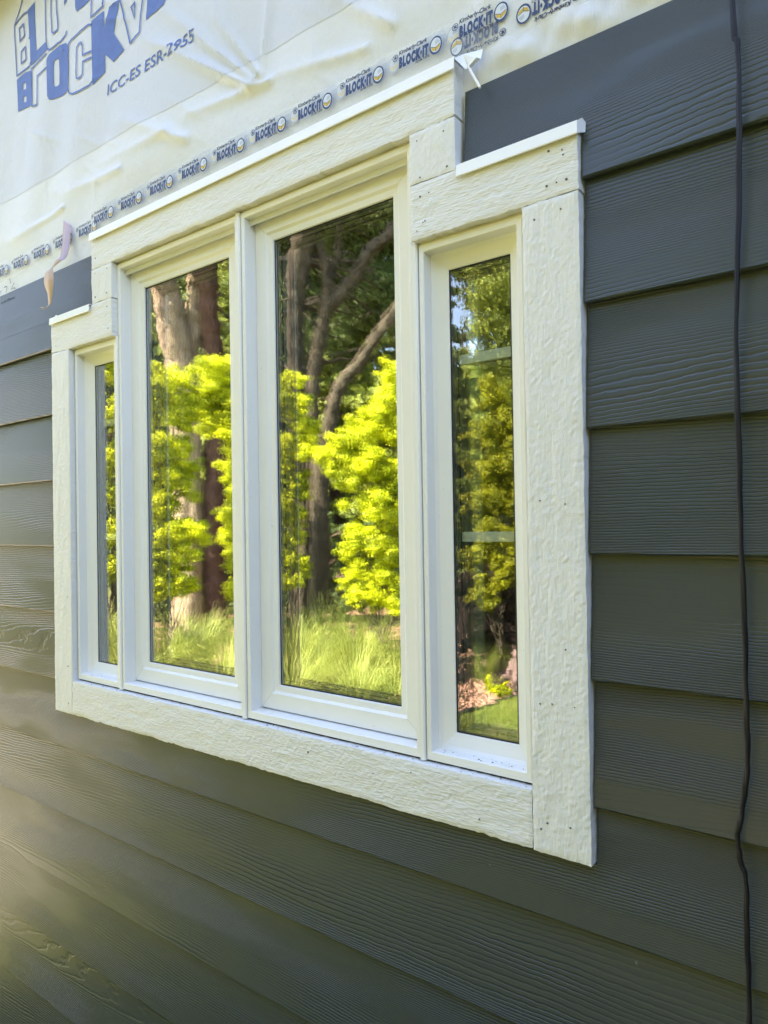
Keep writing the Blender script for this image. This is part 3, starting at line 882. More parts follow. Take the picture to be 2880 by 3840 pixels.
FILL = {'B' : [(-0.2339, 1.8124), (-0.2105, 1.8152), (-0.1855, 1.8158), (-0.1551, 1.8079), (-0.1492, 1.801), (-0.1513, 1.7065), (-0.1879, 1.7113), (-0.2316, 1.7175)] ,
'Bh1' : [(-0.1998, 1.7868), (-0.1813, 1.7855), (-0.1817, 1.7661), (-0.2002, 1.7688)] ,
'Bh2' : [(-0.1982, 1.7484), (-0.1797, 1.7443), (-0.1801, 1.7279), (-0.1986, 1.7319)] ,
'L' : [(-0.1633, 1.988), (-0.1269, 1.995), (-0.1269, 1.9401), (-0.1205, 1.8509), (-0.0599, 1.8504), (-0.0559, 1.824), (-0.1548, 1.8221), (-0.1567, 1.8997), (-0.1639, 1.9043), (-0.1601, 1.9117)] ,
'O' : [(-0.0554, 1.792), (-0.0518, 1.8006), (-0.0409, 1.8047), (0.001, 1.8056), (0.0309, 1.8041), (0.047, 1.8001), (0.0559, 1.7906), (0.0577, 1.7787), (0.0532, 1.6715), (0.0467, 1.667), (0.0306, 1.6648), (-0.0242, 1.673), (-0.0437, 1.6799), (-0.0531, 1.6927)] ,
'Oh' : [(-0.0165, 1.7673), (-0.0108, 1.7749), (0.0003, 1.776), (0.0111, 1.7701), (0.0126, 1.7355), (0.0108, 1.7036), (0.0041, 1.7006), (-0.0096, 1.7025), (-0.0178, 1.7092)] ,
'C' : [(0.0415, 1.9656), (0.0423, 1.9033), (0.0478, 1.839), (0.0556, 1.8257), (0.0712, 1.8152), (0.0895, 1.8108), (0.1431, 1.8076), (0.1731, 1.8104), (0.1796, 1.8182), (0.1848, 1.8534), (0.1872, 1.8952)] ,
'Ch' : [(0.0959, 1.9393), (0.0961, 1.8783), (0.0995, 1.8657), (0.1071, 1.8576), (0.1214, 1.8562), (0.1291, 1.8603), (0.132, 1.9219)] ,
'K' : [(0.1826, 1.7954), (0.2411, 1.7959), (0.2421, 1.7542), (0.2645, 1.7952), (0.3038, 1.7956), (0.3228, 1.8041), (0.3068, 1.7911), (0.2795, 1.7233), (0.322, 1.6643), (0.2766, 1.6524), (0.2406, 1.6864), (0.2397, 1.6414), (0.1838, 1.6291)] ,
'R' : [(0.4217, 1.772), (0.5006, 1.7342), (0.4891, 1.7108), (0.481, 1.7013), (0.4561, 1.6994), (0.4317, 1.7008), (0.4126, 1.6971), (0.4128, 1.7069), (0.4165, 1.725)] ,}
STROKE = [[(-0.1709, 2.0562), (-0.2125, 2.003), (-0.2416, 1.978)] ,
[(-0.1634, 1.9829), (-0.1879, 1.9857), (-0.213, 1.9819), (-0.2417, 1.975), (-0.2405, 1.9453), (-0.2363, 1.9037), (-0.233, 1.8234), (-0.1915, 1.8242), (-0.1608, 1.8237), (-0.1545, 1.8331)] ,
[(-0.2124, 1.9549), (-0.1886, 1.9582), (-0.1844, 1.9223), (-0.2101, 1.9162), (-0.2124, 1.9549)] ,
[(-0.2052, 1.8828), (-0.1814, 1.8888), (-0.1798, 1.8511), (-0.2059, 1.8489), (-0.2052, 1.8828)] ,
[(-0.0654, 2.0143), (-0.0639, 1.9263), (-0.0572, 1.842), (-0.049, 1.824), (-0.0367, 1.8159), (-0.0211, 1.8144), (0.023, 1.8146), (0.0448, 1.8207), (0.053, 1.8311)] ,
[(-0.0294, 1.9969), (-0.0273, 1.9097), (-0.0217, 1.8598), (-0.0135, 1.8513), (0.0075, 1.8526), (0.011, 1.8638), (0.0034, 1.9156), (0.0026, 1.9815)] ,
[(-0.0532, 1.8137), (-0.1013, 1.8139), (-0.149, 1.8114), (-0.149, 1.7563), (-0.1472, 1.7014), (-0.1134, 1.6928), (-0.1139, 1.775), (-0.0541, 1.7741)] ,
[(0.1848, 1.7858), (0.1677, 1.7923), (0.1277, 1.7954), (0.0761, 1.7959), (0.0601, 1.7902), (0.0574, 1.7173), (0.0564, 1.6702), (0.0651, 1.6552), (0.0832, 1.6459), (0.1242, 1.6378), (0.1692, 1.6338), (0.184, 1.6392)] ,
[(0.1833, 1.7167), (0.1393, 1.7255), (0.1369, 1.7545), (0.1295, 1.764), (0.1168, 1.7645), (0.1055, 1.7611), (0.1036, 1.6986), (0.1047, 1.6803), (0.1138, 1.6731), (0.1311, 1.6725), (0.1382, 1.6764), (0.1399, 1.7078), (0.1829, 1.7008)] ,
[(0.1883, 1.8786), (0.1858, 1.8315), (0.1828, 1.8055), (0.2119, 1.8061), (0.2405, 1.8076), (0.2394, 1.8436)] ,
[(0.3101, 1.7947), (0.3238, 1.7499), (0.3485, 1.669), (0.3681, 1.6744), (0.3878, 1.6778), (0.3921, 1.7188), (0.4049, 1.7652)] ,
[(0.3556, 1.7544), (0.3699, 1.7586), (0.3683, 1.7216), (0.3556, 1.7544)] ,]
for key, holes in (('B', ('Bh1', 'Bh2')), ('L', ()), ('O', ('Oh',)), ('C', ('Ch',)), ('K', ()), ('R', ())):
    V2, F = fill_polys(FILL[key], [FILL[h] for h in holes])
    wrap_print('printed_letter', V2, F, M['blue'], wrap_hi)
for i, s in enumerate(STROKE):
    V2, F = stroke_poly(s, .0048)
    wrap_print('printed_outline', V2, F, M['blue'], wrap_hi, .0016 + .0001 * i)

# ------------------------------------------------------------------ lettering from Blender's built-in font
def text_mesh(body, bold=0.0, shear=0.0, space=1.0):
    cu = bpy.data.curves.new('t', 'FONT')
    cu.body = body; cu.offset = bold; cu.shear = shear; cu.resolution_u = 3; cu.space_character = space
    ob = bpy.data.objects.new('t', cu); COL.objects.link(ob)
    dg = bpy.context.evaluated_depsgraph_get(); ev = ob.evaluated_get(dg)
    me = ev.to_mesh()
    V = [(v.co.x, v.co.y) for v in me.vertices]; F = [tuple(p.vertices) for p in me.polygons]
    ev.to_mesh_clear()
    bpy.data.objects.remove(ob); bpy.data.curves.remove(cu)
    return V, F

def fit_text(body, x0, x1, z0, cap, bold=0.0, shear=0.0, caps='H', space=1.0):
    V, F = text_mesh(body, bold, shear, space)
    C, _ = text_mesh(caps, bold)
    ch = max(p[1] for p in C) - min(p[1] for p in C)
    xa, xb = min(p[0] for p in V), max(p[0] for p in V)
    return [(x0 + (p[0] - xa) / (xb - xa) * (x1 - x0), z0 + p[1] / ch * cap) for p in V], F

V2, F = fit_text('ICC-ES ESR-2955', .2464, .5965, 1.5790, .0265, .008, .12)
V2 = [(x, z - (x - .2464) * .030) for x, z in V2]
wrap_print('printed_text', V2, F, M['blue'], wrap_hi)
HAND = [[(-0.3607, 1.1961), (-0.3568, 1.1997), (-0.3498, 1.2088), (-0.3433, 1.2113)], [(-0.3262, 1.2161), (-0.3168, 1.2182), (-0.3076, 1.2152), (-0.3093, 1.2072), (-0.3146, 1.1992)], [(-0.2905, 1.237), (-0.2867, 1.2283), (-0.2832, 1.2198)], [(-0.2615, 1.2176), (-0.2748, 1.2067), (-0.284, 1.2005)], [(-0.2731, 1.198), (-0.2694, 1.2021), (-0.2622, 1.2026), (-0.2568, 1.2), (-0.2576, 1.1974)]]
for s in HAND:
    V2, F = stroke_poly(s, .0022)
    Vn = [(x, .0262, z + Z0) for x, z in V2]
    link('pencil_stroke', Vn, [f[::-1] for f in F], M['pencil'], wrap_lo, Vn[0])

# ------------------------------------------------------------------ printed seam tape
def ellipse(cx, cz, rx, rz, n=20):
    return [(cx + rx * math.cos(2 * math.pi * i / n), cz + rz * math.sin(2 * math.pi * i / n)) for i in range(n)]

def module_mesh(name, ink, navy, pale, gold):
    V, Fc, Fm = [], [], []
    def add(V2, F, m, y):
        b = len(V)
        V.extend((x, y, z) for x, z in V2)
        for f in F:
            p = [V[b + i] for i in f]
            a = sum(p[i][0] * p[(i + 1) % len(p)][2] - p[(i + 1) % len(p)][0] * p[i][2] for i in range(len(p)))
            f = tuple(b + i for i in f)
            Fc.append(f if a > 0 else f[::-1]); Fm.append(m)
    def poly(P, m, y):
        add(P, [tuple(range(len(P)))], m, y)
    add(*fit_text('Kimberly-Clark', .0002, .0590, .0212, .0074, .030, .22), 0, -.0002)
    add(*fit_text('BLOCK·IT', 0, .0618, -.0005, .0195, .080, .08, space=1.22), 1, -.0002)
    add(*fit_text('SEAM TAPE', .0345, .0628, -.0068, .0042, .012), 0, -.0002)
    # small round badge
    ring = ellipse(-.0075, .0195, .0060, .0060, 14); rin = ellipse(-.0075, .0195, .0049, .0049, 14)
    add(*fill_polys(ring, [rin]), 0, -.0002)
    for a in range(3):
        t = a * math.pi / 3 + .4
        d = Vector((math.cos(t), math.sin(t)))
        v2, f2 = stroke_poly([(-.0075 - d.x * .004, .0195 - d.y * .004), (-.0075 + d.x * .004, .0195 + d.y * .004)], .0013)
        add(v2, f2, 0, -.00025 - a * .00003)
    # roundel with the open box
    cx, cz = .0757, .0070
    poly(ellipse(cx, cz, .0124, .0150, 24), 1, -.0002)
    poly(ellipse(cx, cz + .0004, .0100, .0120, 24), 2, -.0003)
    poly([(cx - .0092, cz - .0005), (cx - .0002, cz - .0040), (cx - .0002, cz - .0100), (cx - .0080, cz - .0065)], 3, -.0004)
    poly([(cx + .0002, cz - .0040), (cx + .0092, cz - .0002), (cx + .0080, cz - .0062), (cx + .0002, cz - .0100)], 3, -.0004)
    poly([(cx - .0004, cz + .0005), (cx + .0086, cz + .0032), (cx + .0050, cz + .0090), (cx - .0012, cz + .0070)], 4, -.0004)
    v2, f2 = stroke_poly([(cx - .0094, cz - .0002), (cx, cz - .0040), (cx + .0094, cz + .0000)], .0008); add(v2, f2, 0, -.0005)
    v2, f2 = stroke_poly([(cx, cz - .0040), (cx, cz - .0105)], .0007); add(v2, f2, 0, -.00055)
    me = bpy.data.meshes.new(name)
    me.from_pydata(V, [], Fc)
    for m in (ink, navy, pale, gold, M['ghost_navy']):
        me.materials.append(m)
    me.polygons.foreach_set('material_index', Fm)
    me.update()
    return me

ME_MAIN = module_mesh('tape_print', M['ink'], M['navy'], M['paleblue'], M['gold'])
ME_GHOST = module_mesh('faded_tape_print', M['ghost_ink'], M['ghost_navy'], M['paleblue'], M['ghost_gold'])

def tape(x0, x1, z0, z1, y, tilt=0.0, label=None):
    m = MB(); n = max(2, int((x1 - x0) / .03))
    rng = np.random.default_rng(int(abs(x0) * 1000) + 5)
    xs = np.linspace(x0, x1, n)
    for row in (0, 1, 2):
        for i, x in enumerate(xs):
            j = .0012 * rng.normal() if row == 2 else .0006 * rng.normal()
            jx = .003 * rng.normal() if i in (0, n - 1) else 0
            m.v.append((x + jx, y - (.0004 * abs(rng.normal()) if row == 1 else 0), zz((z0, (z0 + z1) / 2, z1)[row] + j + (x - x0) * tilt)))
    for r in (0, 1):
        for i in range(n - 1):
            m.f.append((r * n + i, r * n + i + 1, (r + 1) * n + i + 1, (r + 1) * n + i)); m.fm.append(0)
    o = m.build('seam_tape', M['tape'], house, (x0, y, zz(z0)))
    if label:
        o['label'] = label
    return o

t_ghost = tape(.150, 1.235, 1.2480, 1.3150, .0258, -.002, 'under layer of clear seam tape with faded print')
t_main = tape(.165, 1.350, 1.2360, 1.3020, .0208, .006, 'clear printed seam tape above the drip cap')
t_left = tape(-.80, .155, 1.2370, 1.2930, .0250, -.004, 'clear printed seam tape left of the drip cap')
t_turn = tape(1.300, 2.20, 1.2380, 1.3060, .0225, .0, 'clear seam tape with upside-down print')
SP = .12115
for k in range(-1, 10):
    x = .1863 + SP * k
    if k >= 0:
        add_obj('tape_print', ME_MAIN, t_main, (x, .0198, zz(1.2705 + .0007 * k)))
    if 0 <= k < 9:
        o = add_obj('faded_tape_print', ME_GHOST, t_ghost, (x + .031, .0252, zz(1.2840 - .0010 * (k % 3))))
for k in range(-4, 4):
    x = -.0169 + SP * k
    if x < .11 and x > -.75:
        add_obj('tape_print', ME_MAIN, t_left, (x, .0240, zz(1.2588)))
for k in range(0, 6):
    o = add_obj('tape_print', ME_MAIN, t_turn, (1.3538 + .1190 * k - .0075, .0217, zz(1.2520 + .0195)))
    o.rotation_euler = (0, math.pi, 0)

# small grey print on the top board at the left
V2, F = fit_text('ss de Glower', -.3395, -.2511, 1.1685, .0085, .01, .15)
link('board_print', [(x, YF(z, LAP0) - .0005, zz(z)) for x, z in V2], [f for f in F], M['boardprint'], house, (-.34, .02, zz(1.17)))

# ------------------------------------------------------------------ things on the wall
RIB = [((0.032, 1.322), (0.0671, 1.2964), 0.022), ((0.0407, 1.2938), (0.0736, 1.281), 0.016), ((0.0491, 1.2694), (0.0797, 1.2607), 0.01), ((0.0576, 1.2468), (0.0882, 1.2349), 0.004), ((0.0663, 1.2204), (0.0971, 1.212), -0.004), ((0.0746, 1.2011), (0.0974, 1.1931), -0.012), ((0.067, 1.189), (0.0981, 1.1807), -0.02), ((0.0555, 1.1718), (0.0726, 1.1686), -0.026), ((0.032, 1.1629), (0.08, 1.156), -0.03), ((0.0329, 1.1433), (0.0883, 1.1367), -0.034), ((0.0374, 1.1257), (0.0873, 1.1222), -0.034), ((0.0447, 1.1097), (0.0795, 1.1015), -0.032), ((0.0453, 1.0935), (0.0704, 1.0859), -0.03), ((0.0449, 1.0737), (0.0654, 1.0755), -0.03), ((0.0256, 1.0688), (0.0414, 1.0682), -0.032), ((0.0131, 1.0741), (0.0224, 1.0741), -0.034)]
L = [Vector((a[0], y, zz(a[1]))) for a, b, y in RIB]; R = [Vector((b[0], y + (.003 if i < 6 else -.003), zz(b[1]))) for i, (a, b, y) in enumerate(RIB)]
def resample(P, n=60):
    out = []
    m = len(P) - 1
    for q in range(n + 1):
        s = q / n * m; i = min(int(s), m - 1); f = s - i
        p0, p1, p2, p3 = P[max(i - 1, 0)], P[i], P[i + 1], P[min(i + 2, m)]
        out.append(0.5 * (2 * p1 + (p2 - p0) * f + (2 * p0 - 5 * p1 + 4 * p2 - p3) * f * f + (3 * p1 - p0 - 3 * p2 + p3) * f ** 3))
    return out
L, R = resample(L), resample(R)
V, F, FM = [], [], []
n = len(L)
for a, b in zip(L, R):
    mid = (a + b) / 2 + Vector((0, -.0015, 0))
    V += [tuple(a), tuple(mid), tuple(b)]
for i in range(n - 1):
    for j in (0, 1):
        F.append((3 * i + j, 3 * i + j + 1, 3 * i + 3 + j + 1, 3 * i + 3 + j)); FM.append(0 if i < n * .37 else 1)
rib = link('tape_backing_strip', V, F, None, None, (L[0].x, 0, zz(1.07)), True, [M['pink'], M['tan']], FM)
md = rib.modifiers.new('thick', 'SOLIDIFY'); md.thickness = .0005
tag(rib, 'curled pink and tan strip of tape backing dangling over the left siding', 'tape strip')

pts = []
CP = [(1.672, 3.45), (1.679, 2.9), (1.6833, zz(1.1354)), (1.6882, zz(1.0662)), (1.6874, zz(.9331)), (1.6801, zz(.735)), (1.6795, zz(.55)), (1.681, zz(.4032)), (1.682, zz(.26)), (1.681, zz(.1793)), (1.674, zz(.125)), (1.6689, zz(.0941)), (1.671, zz(.066)), (1.6768, zz(.0403)), (1.677, zz(-.04)), (1.6777, zz(-.136)), (1.676, zz(-.35)), (1.680, zz(-.9)), (1.69, .03)]
CV = [Vector((x, -.006 if i else -.02, z)) for i, (x, z) in enumerate(CP)]
CV = resample(CV, 260)
m = MB()
pa, pb = [], []
for i, p in enumerate(CV):
    t = i * .16 + .8 * math.sin(i * .05)
    w = Vector((.0004 * math.sin(i * .31) + .0003 * math.sin(i * .83), 0, 0))
    d = Vector((math.cos(t), math.sin(t), 0)) * .0009
    pa.append(p + d + w); pb.append(p - d + w)
m.tube(pa, .0028, 8); m.tube(pb, .0028, 8)
cab = m.build('hanging_cable', M['cable'], None, (1.69, 0, 0.0), smooth=True)
tag(cab, 'thin black twisted cable hanging down the siding at the right', 'cable')

# ------------------------------------------------------------------ the garden that the window panes mirror
def rand_dirs(n, rng):
    v = rng.normal(size=(n, 3)); return v / np.linalg.norm(v, axis=1)[:, None]

def sprays(clumps, density, size, rng, flat=0.55, shell=0.62, squash=0.85, droop=0.0):
    """small kite-shaped leaf sprays spread through the outer part of each clump"""
    out = []
    for (cx, cy, cz, r) in clumps:
        n = int(density * r * r * 4 * math.pi)
        d = rand_dirs(n, rng)
        bump_ = 1 + 0.22 * np.sin(d[:, 0] * 7 + cx * 9) * np.sin(d[:, 2] * 8 + cz * 5) + 0.12 * rng.normal(size=n)
        rad = r * (shell + (1.12 - shell) * rng.random(n) ** 0.6) * bump_
        P = d * rad[:, None]; P[:, 2] *= squash
        P += np.array([cx, cy, cz])
        axis = rng.normal(size=(n, 3)); axis -= d * np.sum(axis * d, 1)[:, None]
        axis = axis + d * 0.45 + np.array([0, 0, 0.35 - droop])
        axis /= np.linalg.norm(axis, axis=1)[:, None]
        side = np.cross(axis, d * 0.9 + rng.normal(size=(n, 3)) * flat)
        side /= (np.linalg.norm(side, axis=1)[:, None] + 1e-9)
        L = size * (0.6 + 0.8 * rng.random(n))[:, None]; W = L * (0.20 + 0.16 * rng.random(n))[:, None]
        b = P - axis * L * .5; tip = P + axis * L * .6
        out.append(np.stack([b, P + side * W, tip, P - side * W], 1))
    return np.concatenate(out)

def shrub(name, clumps, label, mat, seed, density=7500, size=.023, stems=0, group=None, cat='shrub', twig_mat=None, core=True):
    rng = np.random.default_rng(seed)
    A = np.array(clumps)
    base = (float(A[:, 0].mean()), float(A[:, 1].mean()), 0.0)
    t = empty(name, base, label, cat, group)
    fl = []
    for (cx, cy, cz, r) in [(q[0], q[1], q[2], q[3] * 1.16) for q in clumps]:       # break every clump into loose tufts
        fl.append((cx, cy, cz, r * .66))
        for _ in range(15):
            d = rng.normal(size=3); d /= np.linalg.norm(d); q = r * (.60 + .55 * rng.random() ** 1.5)
            fl.append((cx + d[0] * q, cy + d[1] * q, cz + d[2] * q * .9, r * (.13 + .20 * rng.random())))
    fast_quads('foliage', sprays(fl, density, size, rng, .6, .30), mat, t, base)
    m = MB()
    for i in range(stems):
        c = clumps[int(rng.integers(len(clumps)))]
        p0 = Vector((base[0] + rng.normal() * .08, base[1] + rng.normal() * .08, -.02))
        p3 = Vector(c[:3])
        pm = p0.lerp(p3, .5) + Vector((rng.normal() * .08, rng.normal() * .08, .1))
        pts = resample([p0, p0.lerp(pm, .5) + Vector((0, 0, .1)), pm, p3], 8)
        m.tube(pts, [.022 - .016 * k / 8 for k in range(9)], 6)
    for c in clumps:      # a branch into every clump
        p3 = Vector(c[:3]); p0 = Vector((base[0], base[1], max(.2, c[2] - .5)))
        m.tube(resample([p0, p0.lerp(p3, .6) + Vector((0, 0, -.05)), p3], 4), [.010, .009, .007, .006, .004], 5)
    m.build('stem', twig_mat or M['bark_grey'], t, base, smooth=True)
    return t

S0 = [(-5.21, -3.13, 3.57, 0.144), (-5.16, -3.23, 3.52, 0.16), (-5.17, -3.31, 3.24, 0.096), (-5.26, -3.23, 3.06, 0.144), (-5.26, -3.32, 2.65, 0.112), (-5.34, -3.22, 2.48, 0.144), (-5.3, -3.31, 2.21, 0.16), (-5.3, -3.32, 1.82, 0.144), (-5.37, -3.21, 1.74, 0.144), (-5.29, -3.33, 1.46, 0.096), (-5.33, -3.25, 1.32, 0.128)]
S1 = [(-4.52, -3.51, 3.39, 0.213), (-4.53, -3.6, 3.03, 0.213), (-4.6, -3.58, 2.68, 0.228), (-4.45, -3.66, 3.2, 0.137), (-4.62, -3.6, 2.34, 0.244), (-4.53, -3.71, 2.45, 0.152), (-4.64, -3.6, 2.05, 0.152), (-4.62, -3.62, 1.75, 0.244), (-4.52, -3.76, 1.78, 0.137), (-4.57, -3.68, 1.52, 0.183), (-4.65, -3.56, 1.38, 0.152), (-4.65, -3.39, 3.19, 0.213), (-4.73, -3.4, 2.62, 0.244), (-4.75, -3.44, 2.05, 0.244), (-4.76, -3.41, 1.53, 0.213), (-4.62, -3.58, 1.17, 0.168), (-4.52, -3.71, 1.2, 0.122), (-4.72, -3.44, 1.18, 0.183)]
S2 = [(-4.82, -4.36, 3.65, 0.251), (-4.76, -4.51, 3.41, 0.235), (-4.9, -4.34, 3.4, 0.201), (-4.85, -4.49, 3.09, 0.251), (-4.97, -4.31, 3.22, 0.168), (-4.8, -4.61, 2.77, 0.184), (-4.83, -4.61, 2.52, 0.168), (-4.87, -4.6, 1.96, 0.168), (-4.85, -4.62, 1.7, 0.134), (-4.83, -4.63, 1.34, 0.151), (-4.58, -4.69, 3.51, 0.268), (-4.65, -4.74, 3.03, 0.268), (-4.7, -4.77, 2.38, 0.268), (-4.72, -4.78, 1.73, 0.268), (-4.83, -4.59, 1.05, 0.151), (-4.72, -4.73, 1.14, 0.201)]
S3 = [(-3.66, -4.49, 3.45, 0.137), (-3.66, -4.57, 3.16, 0.183), (-3.62, -4.66, 2.93, 0.168), (-3.69, -4.63, 2.66, 0.213), (-3.59, -4.71, 2.78, 0.122), (-3.74, -4.63, 2.33, 0.168), (-3.7, -4.68, 2.18, 0.107), (-3.77, -4.61, 1.94, 0.152), (-3.79, -4.58, 1.46, 0.137), (-3.8, -4.42, 3.22, 0.213), (-3.88, -4.45, 2.63, 0.244), (-3.92, -4.47, 2.03, 0.244), (-3.92, -4.46, 1.49, 0.183), (-3.77, -4.61, 1.7, 0.137), (-3.8, -4.55, 1.19, 0.137), (-3.7, -4.66, 1.33, 0.107)]
S4 = [(-2.54, -4.92, 3.42, 0.174), (-2.67, -4.9, 3.09, 0.217), (-2.79, -4.86, 2.87, 0.232), (-2.59, -5.02, 2.81, 0.232), (-2.93, -4.76, 2.76, 0.203), (-3.09, -4.63, 2.67, 0.159), (-3.19, -4.56, 2.59, 0.116), (-2.98, -4.76, 2.41, 0.232), (-2.78, -4.92, 2.41, 0.232), (-2.62, -5.05, 2.29, 0.232), (-3.16, -4.61, 2.42, 0.13), (-2.86, -4.88, 2.07, 0.232), (-2.71, -5.01, 1.92, 0.203), (-3.0, -4.77, 1.69, 0.159), (-2.85, -4.9, 1.6, 0.203), (-2.68, -5.02, 1.54, 0.174), (-3.07, -4.71, 1.52, 0.116), (-2.98, -4.77, 1.35, 0.13), (-2.79, -4.91, 1.29, 0.145), (-3.08, -4.67, 1.18, 0.072), (-2.65, -5.01, 1.14, 0.116), (-2.37, -5.11, 3.14, 0.26), (-2.39, -5.19, 2.57, 0.289), (-2.42, -5.21, 2.0, 0.289), (-2.45, -5.18, 1.48, 0.232), (-2.99, -4.73, 1.06, 0.116), (-2.83, -4.86, 1.03, 0.145), (-2.66, -4.97, 0.94, 0.145), (-2.9, -4.81, 1.14, 0.13)]
S5 = [(-2.75, -6.4, 3.82, 0.103), (-2.76, -6.47, 3.53, 0.144), (-2.83, -6.5, 3.17, 0.188), (-2.84, -6.56, 2.7, 0.188), (-2.89, -6.57, 2.26, 0.206), (-2.87, -6.59, 1.82, 0.188), (-2.89, -6.56, 1.37, 0.171), (-2.86, -6.55, 1.0, 0.137)]
S6 = [(-1.41, -5.0, 3.06, 0.16), (-1.29, -5.1, 2.85, 0.16), (-1.42, -5.05, 2.7, 0.16), (-1.56, -4.98, 2.66, 0.133), (-1.39, -5.1, 2.39, 0.213), (-1.58, -5.01, 2.34, 0.133), (-1.47, -5.08, 2.1, 0.187), (-1.32, -5.17, 1.97, 0.133), (-1.61, -5.01, 2.03, 0.147), (-1.53, -5.06, 1.76, 0.16), (-1.41, -5.11, 1.63, 0.147), (-1.62, -5.0, 1.5, 0.147), (-1.46, -5.08, 1.45, 0.107), (-1.59, -4.99, 1.27, 0.067), (-1.29, -5.14, 2.52, 0.133), (-1.12, -5.2, 2.74, 0.213), (-1.12, -5.25, 2.23, 0.24), (-1.16, -5.24, 1.71, 0.213), (-1.61, -4.97, 1.11, 0.12), (-1.45, -5.06, 1.21, 0.12), (-1.32, -5.15, 1.39, 0.147), (-1.3, -5.18, 1.68, 0.133), (-1.52, -5.01, 1.03, 0.093)]
S7 = [(-2.58, -6.49, 1.07, 0.174), (-2.58, -6.46, 0.78, 0.174), (-2.54, -6.44, 0.56, 0.174), (-2.55, -6.4, 0.37, 0.174), (-2.48, -6.55, 1.1, 0.174), (-2.44, -6.54, 0.8, 0.174), (-2.44, -6.5, 0.53, 0.174), (-2.39, -6.5, 0.37, 0.174), (-2.36, -6.61, 1.05, 0.174), (-2.32, -6.61, 0.82, 0.174), (-2.33, -6.56, 0.54, 0.174), (-2.33, -6.51, 0.29, 0.174), (-2.26, -6.67, 1.07, 0.174), (-2.24, -6.64, 0.76, 0.174), (-2.25, -6.6, 0.53, 0.174), (-2.18, -6.6, 0.3, 0.174), (-2.14, -6.73, 1.02, 0.174), (-2.13, -6.71, 0.84, 0.174), (-2.13, -6.67, 0.59, 0.174), (-2.1, -6.64, 0.31, 0.174), (-1.98, -6.8, 1.0, 0.174), (-2.01, -6.77, 0.85, 0.174), (-1.98, -6.75, 0.59, 0.174), (-1.96, -6.71, 0.34, 0.174)]
S8 = [(-8.89, -6.24, 1.65, 0.257), (-8.91, -6.19, 1.25, 0.257), (-8.87, -6.21, 0.85, 0.257), (-8.87, -6.13, 0.36, 0.257), (-8.74, -6.46, 1.55, 0.257), (-8.75, -6.42, 1.28, 0.257), (-8.73, -6.4, 0.79, 0.257), (-8.67, -6.42, 0.35, 0.257), (-8.6, -6.65, 1.54, 0.257), (-8.55, -6.69, 1.19, 0.257), (-8.58, -6.61, 0.81, 0.257), (-8.53, -6.61, 0.38, 0.257), (-8.43, -6.87, 1.6, 0.257), (-8.41, -6.88, 1.24, 0.257), (-8.41, -6.83, 0.82, 0.257), (-8.38, -6.8, 0.34, 0.257), (-8.28, -7.06, 1.65, 0.257), (-8.28, -7.05, 1.19, 0.257), (-8.2, -7.1, 0.81, 0.257), (-8.19, -7.05, 0.36, 0.257), (-8.05, -7.35, 1.58, 0.257), (-8.03, -7.34, 1.2, 0.257), (-8.07, -7.25, 0.74, 0.257), (-8.04, -7.24, 0.42, 0.257), (-7.88, -7.54, 1.51, 0.257), (-7.9, -7.5, 1.14, 0.257), (-7.84, -7.53, 0.76, 0.257), (-7.85, -7.46, 0.4, 0.257)]
S9 = [(-7.53, -7.92, 1.67, 0.248), (-7.49, -7.95, 1.26, 0.248), (-7.52, -7.88, 0.86, 0.248), (-7.48, -7.88, 0.54, 0.248), (-7.33, -8.13, 1.72, 0.248), (-7.36, -8.08, 1.23, 0.248), (-7.33, -8.08, 0.91, 0.248), (-7.25, -8.11, 0.47, 0.248), (-7.09, -8.36, 1.59, 0.248), (-7.13, -8.31, 1.32, 0.248), (-7.1, -8.29, 0.8, 0.248), (-7.11, -8.25, 0.51, 0.248), (-6.89, -8.54, 1.72, 0.248), (-6.94, -8.49, 1.27, 0.248), (-6.85, -8.54, 0.92, 0.248), (-6.87, -8.46, 0.44, 0.248), (-6.65, -8.76, 1.57, 0.248), (-6.69, -8.72, 1.32, 0.248), (-6.67, -8.69, 0.89, 0.248), (-6.65, -8.65, 0.39, 0.248), (-6.48, -8.9, 1.59, 0.248), (-6.42, -8.94, 1.25, 0.248), (-6.41, -8.91, 0.82, 0.248), (-6.46, -8.83, 0.49, 0.248), (-6.2, -9.13, 1.68, 0.248), (-6.21, -9.1, 1.27, 0.248), (-6.24, -9.05, 0.88, 0.248), (-6.19, -9.04, 0.43, 0.248), (-6.02, -9.27, 1.65, 0.248), (-5.96, -9.3, 1.31, 0.248), (-5.98, -9.26, 0.91, 0.248), (-5.96, -9.23, 0.5, 0.248), (-5.76, -9.46, 1.57, 0.248), (-5.75, -9.45, 1.26, 0.248), (-5.72, -9.45, 0.89, 0.248), (-5.72, -9.41, 0.49, 0.248)]
TA = [(-6.94, -6.01, 0.27, 0.191), (-7.03, -6.05, 1.28, 0.165), (-6.95, -6.08, 2.96, 0.156), (-6.77, -5.93, 4.39, 0.165), (-6.66, -5.75, 5.15, 0.165), (-6.42, -5.55, 6.04, 0.156), (-5.92, -5.22, 7.31, 0.139), (-5.25, -4.75, 8.59, 0.113)]
TB = [(-7.13, -5.61, 0.3, 0.237), (-7.18, -5.72, 1.71, 0.198), (-7.06, -5.61, 3.76, 0.207), (-6.95, -5.31, 4.9, 0.194), (-6.8, -5.03, 5.78, 0.172), (-6.48, -4.65, 6.89, 0.129), (-6.04, -4.22, 7.95, 0.095)]
TB2 = [(-7.21, -5.73, 3.79, 0.131), (-6.97, -5.69, 4.78, 0.123), (-6.7, -5.56, 5.71, 0.114), (-6.35, -5.34, 6.73, 0.088), (-5.83, -4.98, 7.9, 0.061)]
